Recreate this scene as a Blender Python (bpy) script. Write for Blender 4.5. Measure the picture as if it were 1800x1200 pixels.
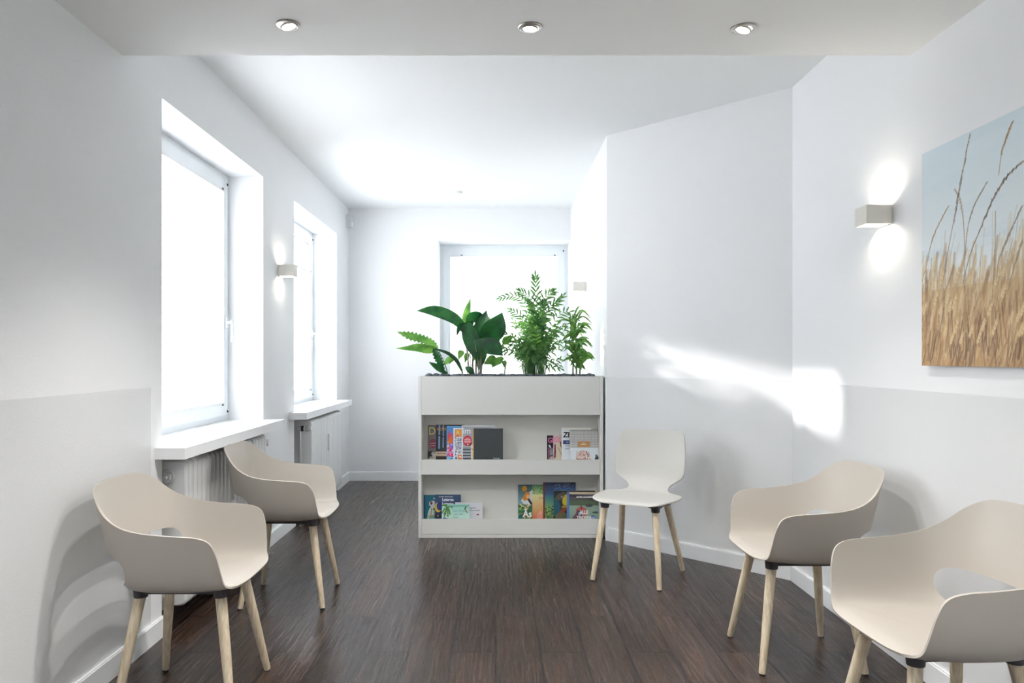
import bpy, bmesh, math, random
import numpy as np
from mathutils import Vector, Matrix, noise

random.seed(7)
SC = bpy.context.scene
COL = SC.collection
for o in list(bpy.data.objects):
    bpy.data.objects.remove(o, do_unlink=True)

# ------------------------------------------------------------------ camera, world, sun, exposure
F = 1340.0
cam_d = bpy.data.cameras.new('camera')
cam = bpy.data.objects.new('camera', cam_d)
COL.objects.link(cam)
cam.location = (0, 0, 1.27)
cam.rotation_euler = (math.radians(90), 0, 0)
cam_d.sensor_width = 36
cam_d.lens = F / 1800 * 36
cam_d.shift_x = 28 / 1800
cam_d.shift_y = 29 / 1800
cam_d.clip_start = 0.05
SC.camera = cam

w = bpy.data.worlds.new('world')
SC.world = w
w.use_nodes = True
bg = w.node_tree.nodes['Background']
bg.inputs[0].default_value = (0.97, 0.98, 1.0, 1)
bg.inputs[1].default_value = 9.0

sun_d = bpy.data.lights.new('sun', 'SUN')
sun_d.energy = 5.5
sun_d.angle = math.radians(2.2)
sun_d.color = (1.0, 0.97, 0.92)
sun = bpy.data.objects.new('sun', sun_d)
COL.objects.link(sun)
sun.location = (-6, 9, 5)
sun.rotation_euler = Vector((1, -0.62, -0.34)).to_track_quat('-Z', 'Y').to_euler()

SC.view_settings.view_transform = 'Standard'
SC.view_settings.look = 'None'
SC.view_settings.gamma = 1
SC.view_settings.use_curve_mapping = False
SC.view_settings.exposure = 0.96
SC.cycles.use_denoising = True
SC.cycles.max_bounces = 10
SC.cycles.diffuse_bounces = 7
SC.cycles.transparent_max_bounces = 16
SC.cycles.sample_clamp_indirect = 6.0
SC.cycles.caustics_reflective = False
SC.cycles.caustics_refractive = False

# ------------------------------------------------------------------ helpers
def s2l(c):
    c = np.asarray(c, float)
    return np.where(c <= 0.04045, c / 12.92, ((c + 0.055) / 1.055) ** 2.4)

def rgb(r, g, b):
    v = s2l([r / 255, g / 255, b / 255])
    return (float(v[0]), float(v[1]), float(v[2]), 1)

def new_mat(name):
    m = bpy.data.materials.new(name)
    m.use_nodes = True
    nt = m.node_tree
    b = nt.nodes['Principled BSDF']
    return m, nt, b

def mat(name, col, rough=0.5, metal=0.0, spec=0.5, noise_amt=0.0, noise_scale=20, bump=0.0, bump_scale=60):
    m, nt, b = new_mat(name)
    b.inputs['Base Color'].default_value = col
    b.inputs['Roughness'].default_value = rough
    b.inputs['Metallic'].default_value = metal
    b.inputs['Specular IOR Level'].default_value = spec
    if noise_amt or bump:
        tc = nt.nodes.new('ShaderNodeTexCoord')
        nz = nt.nodes.new('ShaderNodeTexNoise')
        nz.inputs['Scale'].default_value = noise_scale
        nt.links.new(tc.outputs['Object'], nz.inputs['Vector'])
        if noise_amt:
            mx = nt.nodes.new('ShaderNodeMix'); mx.data_type = 'RGBA'; mx.blend_type = 'MULTIPLY'
            mx.inputs[0].default_value = noise_amt
            mx.inputs[6].default_value = col
            nt.links.new(nz.outputs['Fac'], mx.inputs[7])
            nt.links.new(mx.outputs[2], b.inputs['Base Color'])
        if bump:
            n2 = nt.nodes.new('ShaderNodeTexNoise')
            n2.inputs['Scale'].default_value = bump_scale
            nt.links.new(tc.outputs['Object'], n2.inputs['Vector'])
            bp = nt.nodes.new('ShaderNodeBump')
            bp.inputs['Strength'].default_value = bump
            bp.inputs['Distance'].default_value = 0.001
            nt.links.new(n2.outputs['Fac'], bp.inputs['Height'])
            nt.links.new(bp.outputs['Normal'], b.inputs['Normal'])
    return m

def emit(name, col, strength):
    m, nt, b = new_mat(name)
    b.inputs['Base Color'].default_value = (0.8, 0.8, 0.8, 1)
    b.inputs['Emission Color'].default_value = col
    b.inputs['Emission Strength'].default_value = strength
    return m

def link(name, bm, m=None, parent=None, smooth=None):
    me = bpy.data.meshes.new(name)
    bmesh.ops.recalc_face_normals(bm, faces=bm.faces)
    if smooth is not None:
        for f in bm.faces: f.smooth = True
        for e in bm.edges:
            if len(e.link_faces) == 2 and e.calc_face_angle(0) > math.radians(smooth):
                e.smooth = False
    bm.to_mesh(me); bm.free()
    o = bpy.data.objects.new(name, me)
    COL.objects.link(o)
    if m is not None:
        for mm in (m if isinstance(m, (list, tuple)) else [m]):
            me.materials.append(mm)
    if parent: o.parent = parent
    return o

def tag(o, label, cat, group=None, kind=None):
    o['label'] = label; o['category'] = cat
    if group: o['group'] = group
    if kind: o['kind'] = kind
    return o

def thing(name, label, cat, loc=(0, 0, 0), rz=0, group=None):
    o = bpy.data.objects.new(name, None)
    o.empty_display_size = 0.1
    COL.objects.link(o)
    o.location = loc; o.rotation_euler = (0, 0, rz)
    return tag(o, label, cat, group)

def struct(name, bm, m, parent=None, smooth=None):
    o = link(name, bm, m, parent, smooth)
    if parent is None: o['kind'] = 'structure'
    return o

def copy_tree(o, parent=None):
    c = o.copy(); COL.objects.link(c)
    if parent: c.parent = parent
    for ch in list(o.children): copy_tree(ch, c)
    return c

def box(bm, x0, x1, y0, y1, z0, z1, bev=0.0, mi=0):
    vs = [bm.verts.new(p) for p in [(x0,y0,z0),(x1,y0,z0),(x1,y1,z0),(x0,y1,z0),(x0,y0,z1),(x1,y0,z1),(x1,y1,z1),(x0,y1,z1)]]
    fs = [bm.faces.new([vs[i] for i in q]) for q in [(3,2,1,0),(4,5,6,7),(0,1,5,4),(1,2,6,5),(2,3,7,6),(3,0,4,7)]]
    for f in fs: f.material_index = mi
    if bev > 0:
        es = list({e for f in fs for e in f.edges})
        bmesh.ops.bevel(bm, geom=es, offset=bev, segments=2, profile=0.7, affect='EDGES')
    return bm

def tube(bm, pts, radii, n=12, cap=True):
    rings = []
    pts = [Vector(p) for p in pts]
    up = Vector((0, 0, 1))
    prev = None
    for i, p in enumerate(pts):
        d = (pts[min(i + 1, len(pts) - 1)] - pts[max(i - 1, 0)]).normalized()
        a = prev if prev is not None else (Vector((1, 0, 0)) if abs(d.dot(up)) > 0.8 else up)
        u = (a - d * a.dot(d)).normalized(); v = d.cross(u); prev = u
        r = radii[i] if isinstance(radii, (list, tuple)) else radii
        rings.append([bm.verts.new(p + (u * math.cos(t) + v * math.sin(t)) * r) for t in [2 * math.pi * k / n for k in range(n)]])
    for a, b in zip(rings, rings[1:]):
        for k in range(n): bm.faces.new([a[k], a[(k + 1) % n], b[(k + 1) % n], b[k]])
    if cap:
        bm.faces.new(rings[0][::-1]); bm.faces.new(rings[-1])
    return bm

def prism(bm, poly, z0, z1, mi=0):
    a = [bm.verts.new((x, y, z0)) for x, y in poly]; b = [bm.verts.new((x, y, z1)) for x, y in poly]
    n = len(poly)
    fs = [bm.faces.new(a[::-1]), bm.faces.new(b)]
    for i in range(n): fs.append(bm.faces.new([a[i], a[(i + 1) % n], b[(i + 1) % n], b[i]]))
    for f in fs: f.material_index = mi
    return bm

def lathe(bm, prof, n=32, c=(0, 0, 0)):
    rings = [[bm.verts.new((c[0] + r * math.cos(2 * math.pi * k / n), c[1] + r * math.sin(2 * math.pi * k / n), c[2] + z)) for k in range(n)] for r, z in prof]
    for a, b in zip(rings, rings[1:]):
        for k in range(n): bm.faces.new([a[k], a[(k + 1) % n], b[(k + 1) % n], b[k]])
    return rings

def catmull(P, t):
    n = len(P) - 1
    t = max(0, min(n - 1e-6, t)); i = int(t); f = t - i
    p0 = P[max(i - 1, 0)]; p1 = P[i]; p2 = P[i + 1]; p3 = P[min(i + 2, n)]
    return 0.5 * ((2 * p1) + (-p0 + p2) * f + (2 * p0 - 5 * p1 + 4 * p2 - p3) * f * f + (-p0 + 3 * p1 - 3 * p2 + p3) * f ** 3)

# ------------------------------------------------------------------ materials
def wall_mat(name, dirv, col, bump, dado=None, dado_ymax=None, weave=(0.0052, 0.0034)):
    """painted woven wallpaper; dado = a satin grey band of latex paint below z"""
    m, nt, b = new_mat(name)
    N, L = nt.nodes.new, nt.links.new
    geo = N('ShaderNodeNewGeometry')
    sep = N('ShaderNodeSeparateXYZ'); L(geo.outputs['Position'], sep.inputs[0])
    dot = N('ShaderNodeVectorMath'); dot.operation = 'DOT_PRODUCT'
    L(geo.outputs['Position'], dot.inputs[0]); dot.inputs[1].default_value = dirv
    cmb = N('ShaderNodeCombineXYZ'); L(dot.outputs['Value'], cmb.inputs[0]); L(sep.outputs['Z'], cmb.inputs[1])
    nz = N('ShaderNodeTexNoise'); nz.inputs['Scale'].default_value = 1.0; nz.inputs['Detail'].default_value = 3
    mp = N('ShaderNodeMapping'); mp.inputs['Scale'].default_value = (90, 320, 1); L(cmb.outputs[0], mp.inputs[0]); L(mp.outputs[0], nz.inputs['Vector'])
    def wave(sock, per):
        a = N('ShaderNodeMath'); a.operation = 'MULTIPLY'; L(sock, a.inputs[0]); a.inputs[1].default_value = 2 * math.pi / per
        c = N('ShaderNodeMath'); c.operation = 'SINE'; L(a.outputs[0], c.inputs[0]); return c.outputs[0]
    wx = wave(dot.outputs['Value'], weave[0]); wz = wave(sep.outputs['Z'], weave[1])
    mul = N('ShaderNodeMath'); mul.operation = 'MULTIPLY'; L(wx, mul.inputs[0]); L(wz, mul.inputs[1])
    ad = N('ShaderNodeMath'); ad.operation = 'MULTIPLY_ADD'; L(mul.outputs[0], ad.inputs[0]); ad.inputs[1].default_value = 0.25; L(nz.outputs['Fac'], ad.inputs[2])
    bp = N('ShaderNodeBump'); bp.inputs['Strength'].default_value = bump; bp.inputs['Distance'].default_value = 0.0012
    L(ad.outputs[0], bp.inputs['Height']); L(bp.outputs['Normal'], b.inputs['Normal'])
    b.inputs['Base Color'].default_value = col
    b.inputs['Roughness'].default_value = 0.6
    b.inputs['Specular IOR Level'].default_value = 0.3
    if dado:
        lt = N('ShaderNodeMath'); lt.operation = 'LESS_THAN'; L(sep.outputs['Z'], lt.inputs[0]); lt.inputs[1].default_value = 1.139
        fac = lt.outputs[0]
        if dado_ymax:
            l2 = N('ShaderNodeMath'); l2.operation = 'LESS_THAN'; L(sep.outputs['Y'], l2.inputs[0]); l2.inputs[1].default_value = dado_ymax
            mm = N('ShaderNodeMath'); mm.operation = 'MULTIPLY'; L(fac, mm.inputs[0]); L(l2.outputs[0], mm.inputs[1]); fac = mm.outputs[0]
        mx = N('ShaderNodeMix'); mx.data_type = 'RGBA'; L(fac, mx.inputs[0]); mx.inputs[6].default_value = col; mx.inputs[7].default_value = dado
        L(mx.outputs[2], b.inputs['Base Color'])
        mr = N('ShaderNodeMix'); L(fac, mr.inputs[0]); mr.inputs[2].default_value = 0.6; mr.inputs[3].default_value = 0.24
        L(mr.outputs[0], b.inputs['Roughness'])
    return m

WHITE = (0.83, 0.84, 0.85, 1)
DADO = (0.70, 0.71, 0.715, 1)
M_left = wall_mat('wallpaper_left', (0, 1, 0), WHITE, 0.55, DADO, 3.378)
M_right = wall_mat('wallpaper_right', (0, 1, 0), WHITE, 0.18, DADO)
M_ang = wall_mat('wallpaper_angled', (0.693, -0.721, 0), WHITE, 0.45, (0.76, 0.77, 0.775, 1))
M_back = wall_mat('wallpaper_back', (1, 0, 0), WHITE, 0.2)
M_recess = wall_mat('wallpaper_recess', (0, 1, 0), WHITE, 0.2)
M_ceil = mat('ceiling_paint', (0.83, 0.845, 0.85, 1), 0.8, bump=0.1, bump_scale=300)
M_bulk = mat('bulkhead_paint', (0.88, 0.885, 0.87, 1), 0.8, bump=0.1, bump_scale=300)
M_base = mat('baseboard_lacquer', (0.84, 0.86, 0.87, 1), 0.35)
M_pvc = mat('white_window_plastic', (0.80, 0.84, 0.86, 1), 0.3)
M_sill = mat('white_sill_laminate', (0.84, 0.85, 0.86, 1), 0.25)
M_gasket = mat('grey_gasket', (0.12, 0.13, 0.14, 1), 0.6)
M_rad = mat('radiator_enamel', (0.74, 0.75, 0.75, 1), 0.28)
M_chrome = mat('chrome', (0.75, 0.76, 0.78, 1), 0.18, metal=1)
M_nickel = mat('brushed_nickel', (0.62, 0.60, 0.57, 1), 0.32, metal=1)
M_black = mat('black_plastic', (0.02, 0.02, 0.022, 1), 0.5)
M_plw = mat('white_plastic', (0.8, 0.81, 0.82, 1), 0.4)
M_shell = mat('beige_plastic', rgb(176, 170, 161), 0.42, spec=0.4, bump=0.05, bump_scale=900)
M_shellw = mat('off_white_plastic', rgb(190, 189, 184), 0.42, spec=0.4, bump=0.05, bump_scale=900)
M_dark = mat('dark_grey_plastic', rgb(62, 62, 66), 0.5)
M_unit = mat('light_grey_lacquer', rgb(226, 226, 222), 0.45)
M_unit_in = mat('light_grey_lacquer_inside', rgb(220, 220, 215), 0.5)
M_lampbody = mat('cream_plaster', rgb(222, 219, 210), 0.6)
M_paper = mat('paper_edges', (0.8, 0.79, 0.75, 1), 0.7)
M_soil = mat('planter_soil', (0.03, 0.025, 0.02, 1), 0.9, bump=0.8, bump_scale=80)

def wood_mat():
    m, nt, b = new_mat('light_ash_wood')
    N, L = nt.nodes.new, nt.links.new
    tc = N('ShaderNodeTexCoord'); mp = N('ShaderNodeMapping'); mp.inputs['Scale'].default_value = (60, 60, 5)
    L(tc.outputs['Object'], mp.inputs[0])
    nz = N('ShaderNodeTexNoise'); nz.inputs['Scale'].default_value = 1.6; nz.inputs['Detail'].default_value = 5; L(mp.outputs[0], nz.inputs['Vector'])
    cr = N('ShaderNodeValToRGB'); L(nz.outputs['Fac'], cr.inputs[0])
    cr.color_ramp.elements[0].position = 0.35; cr.color_ramp.elements[0].color = rgb(196, 178, 148)
    cr.color_ramp.elements[1].position = 0.65; cr.color_ramp.elements[1].color = rgb(222, 209, 184)
    L(cr.outputs[0], b.inputs['Base Color']); b.inputs['Roughness'].default_value = 0.5
    return m
M_wood = wood_mat()

def floor_mat():
    m, nt, b = new_mat('dark_oak_planks')
    N, L = nt.nodes.new, nt.links.new
    geo = N('ShaderNodeNewGeometry'); sep = N('ShaderNodeSeparateXYZ'); L(geo.outputs['Position'], sep.inputs[0])
    cmb = N('ShaderNodeCombineXYZ')
    ax = N('ShaderNodeMath'); ax.operation = 'ADD'; L(sep.outputs['X'], ax.inputs[0]); ax.inputs[1].default_value = 10.07
    ay = N('ShaderNodeMath'); ay.operation = 'ADD'; L(sep.outputs['Y'], ay.inputs[0]); ay.inputs[1].default_value = 10.0
    L(ay.outputs[0], cmb.inputs[0]); L(ax.outputs[0], cmb.inputs[1])
    br = N('ShaderNodeTexBrick'); L(cmb.outputs[0], br.inputs['Vector'])
    br.inputs['Scale'].default_value = 1; br.inputs['Brick Width'].default_value = 1.25; br.inputs['Row Height'].default_value = 0.19
    br.inputs['Mortar Size'].default_value = 0.005; br.inputs['Mortar Smooth'].default_value = 0.1
    br.offset = 0.37; br.offset_frequency = 2; br.squash = 1
    br.inputs['Color1'].default_value = (0, 0, 0, 1); br.inputs['Color2'].default_value = (1, 1, 1, 1); br.inputs['Mortar'].default_value = (0.5, 0.5, 0.5, 1)
    bw = N('ShaderNodeSeparateColor'); L(br.outputs['Color'], bw.inputs[0])
    # per-plank offset for the grain
    off = N('ShaderNodeMath'); off.operation = 'MULTIPLY'; L(bw.outputs[0], off.inputs[0]); off.inputs[1].default_value = 37.0
    c2 = N('ShaderNodeCombineXYZ'); L(sep.outputs['X'], c2.inputs[0]); L(sep.outputs['Y'], c2.inputs[1]); L(off.outputs[0], c2.inputs[2])
    mp = N('ShaderNodeMapping'); mp.inputs['Scale'].default_value = (85, 3.6, 1); L(c2.outputs[0], mp.inputs[0])
    g = N('ShaderNodeTexNoise'); g.inputs['Scale'].default_value = 1; g.inputs['Detail'].default_value = 6; g.inputs['Roughness'].default_value = 0.65; g.inputs['Distortion'].default_value = 0.15
    L(mp.outputs[0], g.inputs['Vector'])
    mp2 = N('ShaderNodeMapping'); mp2.inputs['Scale'].default_value = (10, 2.6, 1); L(c2.outputs[0], mp2.inputs[0])
    g2 = N('ShaderNodeTexNoise'); g2.inputs['Scale'].default_value = 1; g2.inputs['Detail'].default_value = 4; g2.inputs['Distortion'].default_value = 0.8; L(mp2.outputs[0], g2.inputs['Vector'])
    cr = N('ShaderNodeValToRGB'); L(g.outputs['Fac'], cr.inputs[0])
    e = cr.color_ramp.elements
    e[0].position = 0.36; e[0].color = rgb(34, 27, 24); e[1].position = 0.75; e[1].color = rgb(70, 55, 47)
    x = e.new(0.52); x.color = rgb(53, 41, 35)
    mx = N('ShaderNodeMix'); mx.data_type = 'RGBA'; mx.blend_type = 'MULTIPLY'; mx.inputs[0].default_value = 0.8
    L(cr.outputs[0], mx.inputs[6])
    c3 = N('ShaderNodeValToRGB'); L(g2.outputs['Fac'], c3.inputs[0]); c3.color_ramp.elements[0].position = 0.3; c3.color_ramp.elements[1].position = 0.65
    c3.color_ramp.elements[0].color = (0.55, 0.53, 0.55, 1); c3.color_ramp.elements[1].color = (1.15, 1.1, 1.05, 1)
    L(c3.outputs[0], mx.inputs[7])
    mx2 = N('ShaderNodeMix'); mx2.data_type = 'RGBA'; mx2.blend_type = 'MULTIPLY'; mx2.inputs[0].default_value = 1
    c4 = N('ShaderNodeValToRGB'); L(bw.outputs[0], c4.inputs[0]); c4.color_ramp.elements[0].color = (0.45, 0.46, 0.5, 1); c4.color_ramp.elements[1].color = (1.5, 1.42, 1.34, 1)
    L(mx.outputs[2], mx2.inputs[6]); L(c4.outputs[0], mx2.inputs[7])
    mx3 = N('ShaderNodeMix'); mx3.data_type = 'RGBA'; L(br.outputs['Fac'], mx3.inputs[0]); L(mx2.outputs[2], mx3.inputs[6]); mx3.inputs[7].default_value = (0.004, 0.003, 0.003, 1)
    L(mx3.outputs[2], b.inputs['Base Color'])
    # bump
    inv = N('ShaderNodeMath'); inv.operation = 'MULTIPLY_ADD'; L(br.outputs['Fac'], inv.inputs[0]); inv.inputs[1].default_value = -2.0; L(g.outputs['Fac'], inv.inputs[2])
    bp = N('ShaderNodeBump'); bp.inputs['Strength'].default_value = 0.4; bp.inputs['Distance'].default_value = 0.0016
    L(inv.outputs[0], bp.inputs['Height']); L(bp.outputs['Normal'], b.inputs['Normal'])
    rr = N('ShaderNodeMapRange'); L(g.outputs['Fac'], rr.inputs[0]); rr.inputs[1].default_value = 0.3; rr.inputs[2].default_value = 0.7
    rr.inputs[3].default_value = 0.36; rr.inputs[4].default_value = 0.22
    L(rr.outputs[0], b.inputs['Roughness']); b.inputs['Specular IOR Level'].default_value = 0.4
    return m
M_floor = floor_mat()

def glass_mat():
    m = bpy.data.materials.new('window_glass'); m.use_nodes = True; nt = m.node_tree
    nt.nodes.remove(nt.nodes['Principled BSDF'])
    N, L = nt.nodes.new, nt.links.new
    t = N('ShaderNodeBsdfTransparent'); t.inputs[0].default_value = (0.96, 0.963, 0.97, 1)
    g = N('ShaderNodeBsdfGlossy'); g.inputs['Roughness'].default_value = 0.02
    mx = N('ShaderNodeMixShader'); mx.inputs[0].default_value = 0.06
    L(t.outputs[0], mx.inputs[1]); L(g.outputs[0], mx.inputs[2]); L(mx.outputs[0], nt.nodes['Material Output'].inputs[0])
    return m
M_glass = glass_mat()

def blind_mat(nm='pleated_blind_fabric', fac=0.36, tcol=(0.95, 0.957, 0.97, 1)):
    m = bpy.data.materials.new(nm); m.use_nodes = True; nt = m.node_tree
    nt.nodes.remove(nt.nodes['Principled BSDF'])
    N, L = nt.nodes.new, nt.links.new
    d = N('ShaderNodeBsdfDiffuse'); d.inputs[0].default_value = (0.9, 0.92, 0.93, 1)
    t = N('ShaderNodeBsdfTranslucent'); t.inputs[0].default_value = tcol
    mx = N('ShaderNodeMixShader'); mx.inputs[0].default_value = fac
    L(d.outputs[0], mx.inputs[1]); L(t.outputs[0], mx.inputs[2]); L(mx.outputs[0], nt.nodes['Material Output'].inputs[0])
    return m
M_blind = blind_mat()
M_blind2 = blind_mat('dense_pleated_fabric', 0.11)

def leaf_mat(name, c1, c2, trans=0.4, rough=0.35, scale=14):
    m, nt, b = new_mat(name)
    N, L = nt.nodes.new, nt.links.new
    tc = N('ShaderNodeTexCoord'); nz = N('ShaderNodeTexNoise'); nz.inputs['Scale'].default_value = scale; L(tc.outputs['Object'], nz.inputs['Vector'])
    cr = N('ShaderNodeValToRGB'); L(nz.outputs['Fac'], cr.inputs[0]); cr.color_ramp.elements[0].position = 0.38; cr.color_ramp.elements[1].position = 0.62
    cr.color_ramp.elements[0].color = c1; cr.color_ramp.elements[1].color = c2
    L(cr.outputs[0], b.inputs['Base Color']); b.inputs['Roughness'].default_value = rough
    t = N('ShaderNodeBsdfTranslucent')
    hs = N('ShaderNodeHueSaturation'); hs.inputs['Value'].default_value = 2.2; hs.inputs['Saturation'].default_value = 1.1; hs.inputs['Hue'].default_value = 0.475
    L(cr.outputs[0], hs.inputs['Color']); L(hs.outputs[0], t.inputs[0])
    mx = N('ShaderNodeMixShader'); mx.inputs[0].default_value = trans
    L(b.outputs[0], mx.inputs[1]); L(t.outputs[0], mx.inputs[2]); L(mx.outputs[0], nt.nodes['Material Output'].inputs[0])
    return m
M_leafd = leaf_mat('dark_broad_leaf', rgb(24, 62, 40), rgb(42, 92, 54), 0.22, 0.3)
M_leafm = leaf_mat('mid_green_leaf', rgb(58, 108, 52), rgb(92, 142, 70), 0.35, 0.35)
M_leafp = leaf_mat('palm_leaflets', rgb(54, 104, 60), rgb(100, 146, 82), 0.3, 0.4, 25)
M_leafo = leaf_mat('olive_leaf', rgb(56, 98, 44), rgb(98, 142, 68), 0.3, 0.35, 25)
M_stem = mat('plant_stem', rgb(96, 128, 78), 0.5)
M_stemp = mat('pale_leaf_stalk', rgb(140, 140, 120), 0.5)

def vcol_mat(name, rough):
    m, nt, b = new_mat(name)
    a = nt.nodes.new('ShaderNodeVertexColor'); a.layer_name = 'print'
    nt.links.new(a.outputs['Color'], b.inputs['Base Color']); b.inputs['Roughness'].default_value = rough
    return m
M_print = vcol_mat('printed_cover', 0.35)
M_canvas = vcol_mat('printed_canvas', 0.6)

# ------------------------------------------------------------------ room shell
LX, RX, BY = -1.53, 1.695, 7.9
CZ, BZ, BEAM_Y = 2.819, 2.508, 3.12
REAR = -2.6
W1 = (3.49, 5.01); W2 = (5.775, 7.32); WZ = (0.862, 2.46)
BW = (-0.601, 0.772, 0.87, 2.484)
OX = -1.87
C1 = (0.772, 5.32); C2 = (RX, 4.36)

struct('floor', box(bmesh.new(), -2.0, 2.1, REAR - 0.3, 8.4, -0.1, 0), M_floor)
struct('ceiling', box(bmesh.new(), -2.0, 2.1, BEAM_Y, 8.4, CZ, CZ + 0.15), M_ceil)
struct('bulkhead', box(bmesh.new(), -2.0, 2.1, REAR - 0.3, BEAM_Y, BZ, CZ + 0.15), M_bulk)

bm = bmesh.new()
for a, b_ in ((REAR, W1[0]), (W1[1], W2[0]), (W2[1], 8.3)):
    box(bm, OX, LX, a, b_, 0, CZ)
for a, b_ in (W1, W2):
    box(bm, OX, LX, a, b_, WZ[1], CZ)
    box(bm, OX, -1.68, a, b_, 0, WZ[0])
struct('wall_left', bm, M_left)

bm = bmesh.new()
box(bm, OX, BW[0], BY, 8.35, 0, CZ); box(bm, BW[1], 1.1, BY, 8.35, 0, CZ)
box(bm, BW[0], BW[1], BY, 8.35, 0, BW[2]); box(bm, BW[0], BW[1], BY, 8.35, BW[3], CZ)
struct('wall_back', bm, M_back)
struct('wall_recess', box(bmesh.new(), C1[0], 1.1, C1[1], BY, 0, CZ), M_recess)
struct('wall_angled', prism(bmesh.new(), [C1, C2, (RX, C1[1])], 0, CZ), M_ang)
struct('wall_right', box(bmesh.new(), RX, 2.05, REAR, C1[1], 0, CZ), M_right)
bm = bmesh.new()
box(bm, OX, -1.1, REAR - 0.3, REAR, 0, BZ); box(bm, 1.3, 2.05, REAR - 0.3, REAR, 0, BZ)
box(bm, -1.1, 1.3, REAR - 0.3, REAR, 0, 0.5); box(bm, -1.1, 1.3, REAR - 0.3, REAR, 2.4, BZ)
struct('wall_rear', bm, M_back)

# baseboards
def baseboard(name, segs):
    bm = bmesh.new()
    for (ax, ay, bx, by, nx, ny) in segs:
        t = 0.014
        h = 0.092
        for (z0, z1, tt) in ((0, h - 0.006, t), (h - 0.006, h, t - 0.004)):
            prism(bm, [(ax, ay), (bx, by), (bx + nx * tt, by + ny * tt), (ax + nx * tt, ay + ny * tt)], z0, z1)
    return struct(name, bm, M_base)
baseboard('baseboard_left', [(LX, REAR, LX, W1[0], 1, 0), (LX, W1[1], LX, W2[0], 1, 0), (LX, W2[1], LX, BY, 1, 0)])
baseboard('baseboard_back', [(LX, BY, C1[0], BY, 0, -1)])
baseboard('baseboard_right', [(RX, REAR, RX, C2[1], -1, 0)])
baseboard('baseboard_recess', [(C1[0], 5.8, C1[0], BY, -1, 0)])
nx, ny = -0.721, -0.693
baseboard('baseboard_angled', [(C1[0], C1[1], C2[0], C2[1], nx, ny)])

# ------------------------------------------------------------------ windows and blinds
def window(name, to3, u0, u1, z0, z1, fw, sw, handle_side, sash_out=0.014, sill=None):
    """to3(u, d, z): u along the wall, d = depth from the frame's room face (positive towards the room)"""
    def b3(bm, ua, ub, da, db, za, zb, bev=0.0):
        p = to3(ua, da, za); q = to3(ub, db, zb)
        box(bm, min(p[0], q[0]), max(p[0], q[0]), min(p[1], q[1]), max(p[1], q[1]), za, zb, bev)
    bm = bmesh.new()
    for (a, b_, c, d) in ((u0, u0 + fw, z0, z1), (u1 - fw, u1, z0, z1), (u0 + fw, u1 - fw, z0, z0 + fw), (u0 + fw, u1 - fw, z1 - fw, z1)):
        b3(bm, a, b_, -0.06, 0, c, d)
    root = struct(name, bm, M_pvc)
    a0, a1, c0, c1 = u0 + fw - 0.008, u1 - fw + 0.008, z0 + fw - 0.008, z1 - fw + 0.008
    bm = bmesh.new()
    for (a, b_, c, d) in ((a0, a0 + sw, c0, c1), (a1 - sw, a1, c0, c1), (a0 + sw, a1 - sw, c0, c0 + sw), (a0 + sw, a1 - sw, c1 - sw, c1)):
        b3(bm, a, b_, -0.05, sash_out, c, d, 0.003)
    link('sash', bm, M_pvc, root)
    bm = bmesh.new()
    g = 0.006
    ga, gb, gc, gd = a0 + sw, a1 - sw, c0 + sw, c1 - sw
    for (a, b_, c, d) in ((ga, ga + g, gc, gd), (gb - g, gb, gc, gd), (ga + g, gb - g, gc, gc + g), (ga + g, gb - g, gd - g, gd)):
        b3(bm, a, b_, -0.03, -0.01, c, d)
    link('gasket', bm, M_gasket, root)
    bm = bmesh.new(); b3(bm, ga, gb, -0.028, -0.022, gc, gd)
    link('pane', bm, M_glass, root)
    # handle: rose plate and lever
    hu = (a1 - sw * 0.5) if handle_side > 0 else (a0 + sw * 0.5)
    hz = 1.50
    bm = bmesh.new(); b3(bm, hu - 0.014, hu + 0.014, sash_out, sash_out + 0.012, hz - 0.035, hz + 0.035, 0.004)
    h = link('window_handle', bm, M_pvc, root)
    bm = bmesh.new()
    b3(bm, hu - 0.008, hu + 0.008, sash_out + 0.012, sash_out + 0.045, hz - 0.008, hz + 0.008, 0.002)
    b3(bm, hu - 0.010, hu + 0.010, sash_out + 0.034, sash_out + 0.048, hz - 0.125, hz + 0.012, 0.004)
    link('lever', bm, M_pvc, h)
    # corner hinges
    for hz2 in (z0 + fw + 0.005, z1 - fw - 0.03):
        bm = bmesh.new(); b3(bm, u1 - fw - 0.004, u1 - fw + 0.014, 0, 0.02, hz2, hz2 + 0.03, 0.003)
        link('hinge', bm, M_pvc, root)
        bm = bmesh.new(); b3(bm, u1 - fw - 0.010, u1 - fw + 0.004, 0.014, 0.020, hz2 + 0.004, hz2 + 0.018)
        link('hinge_pin', bm, M_black, root)
    return root, (ga, gb, gc, gd, b3)

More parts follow.
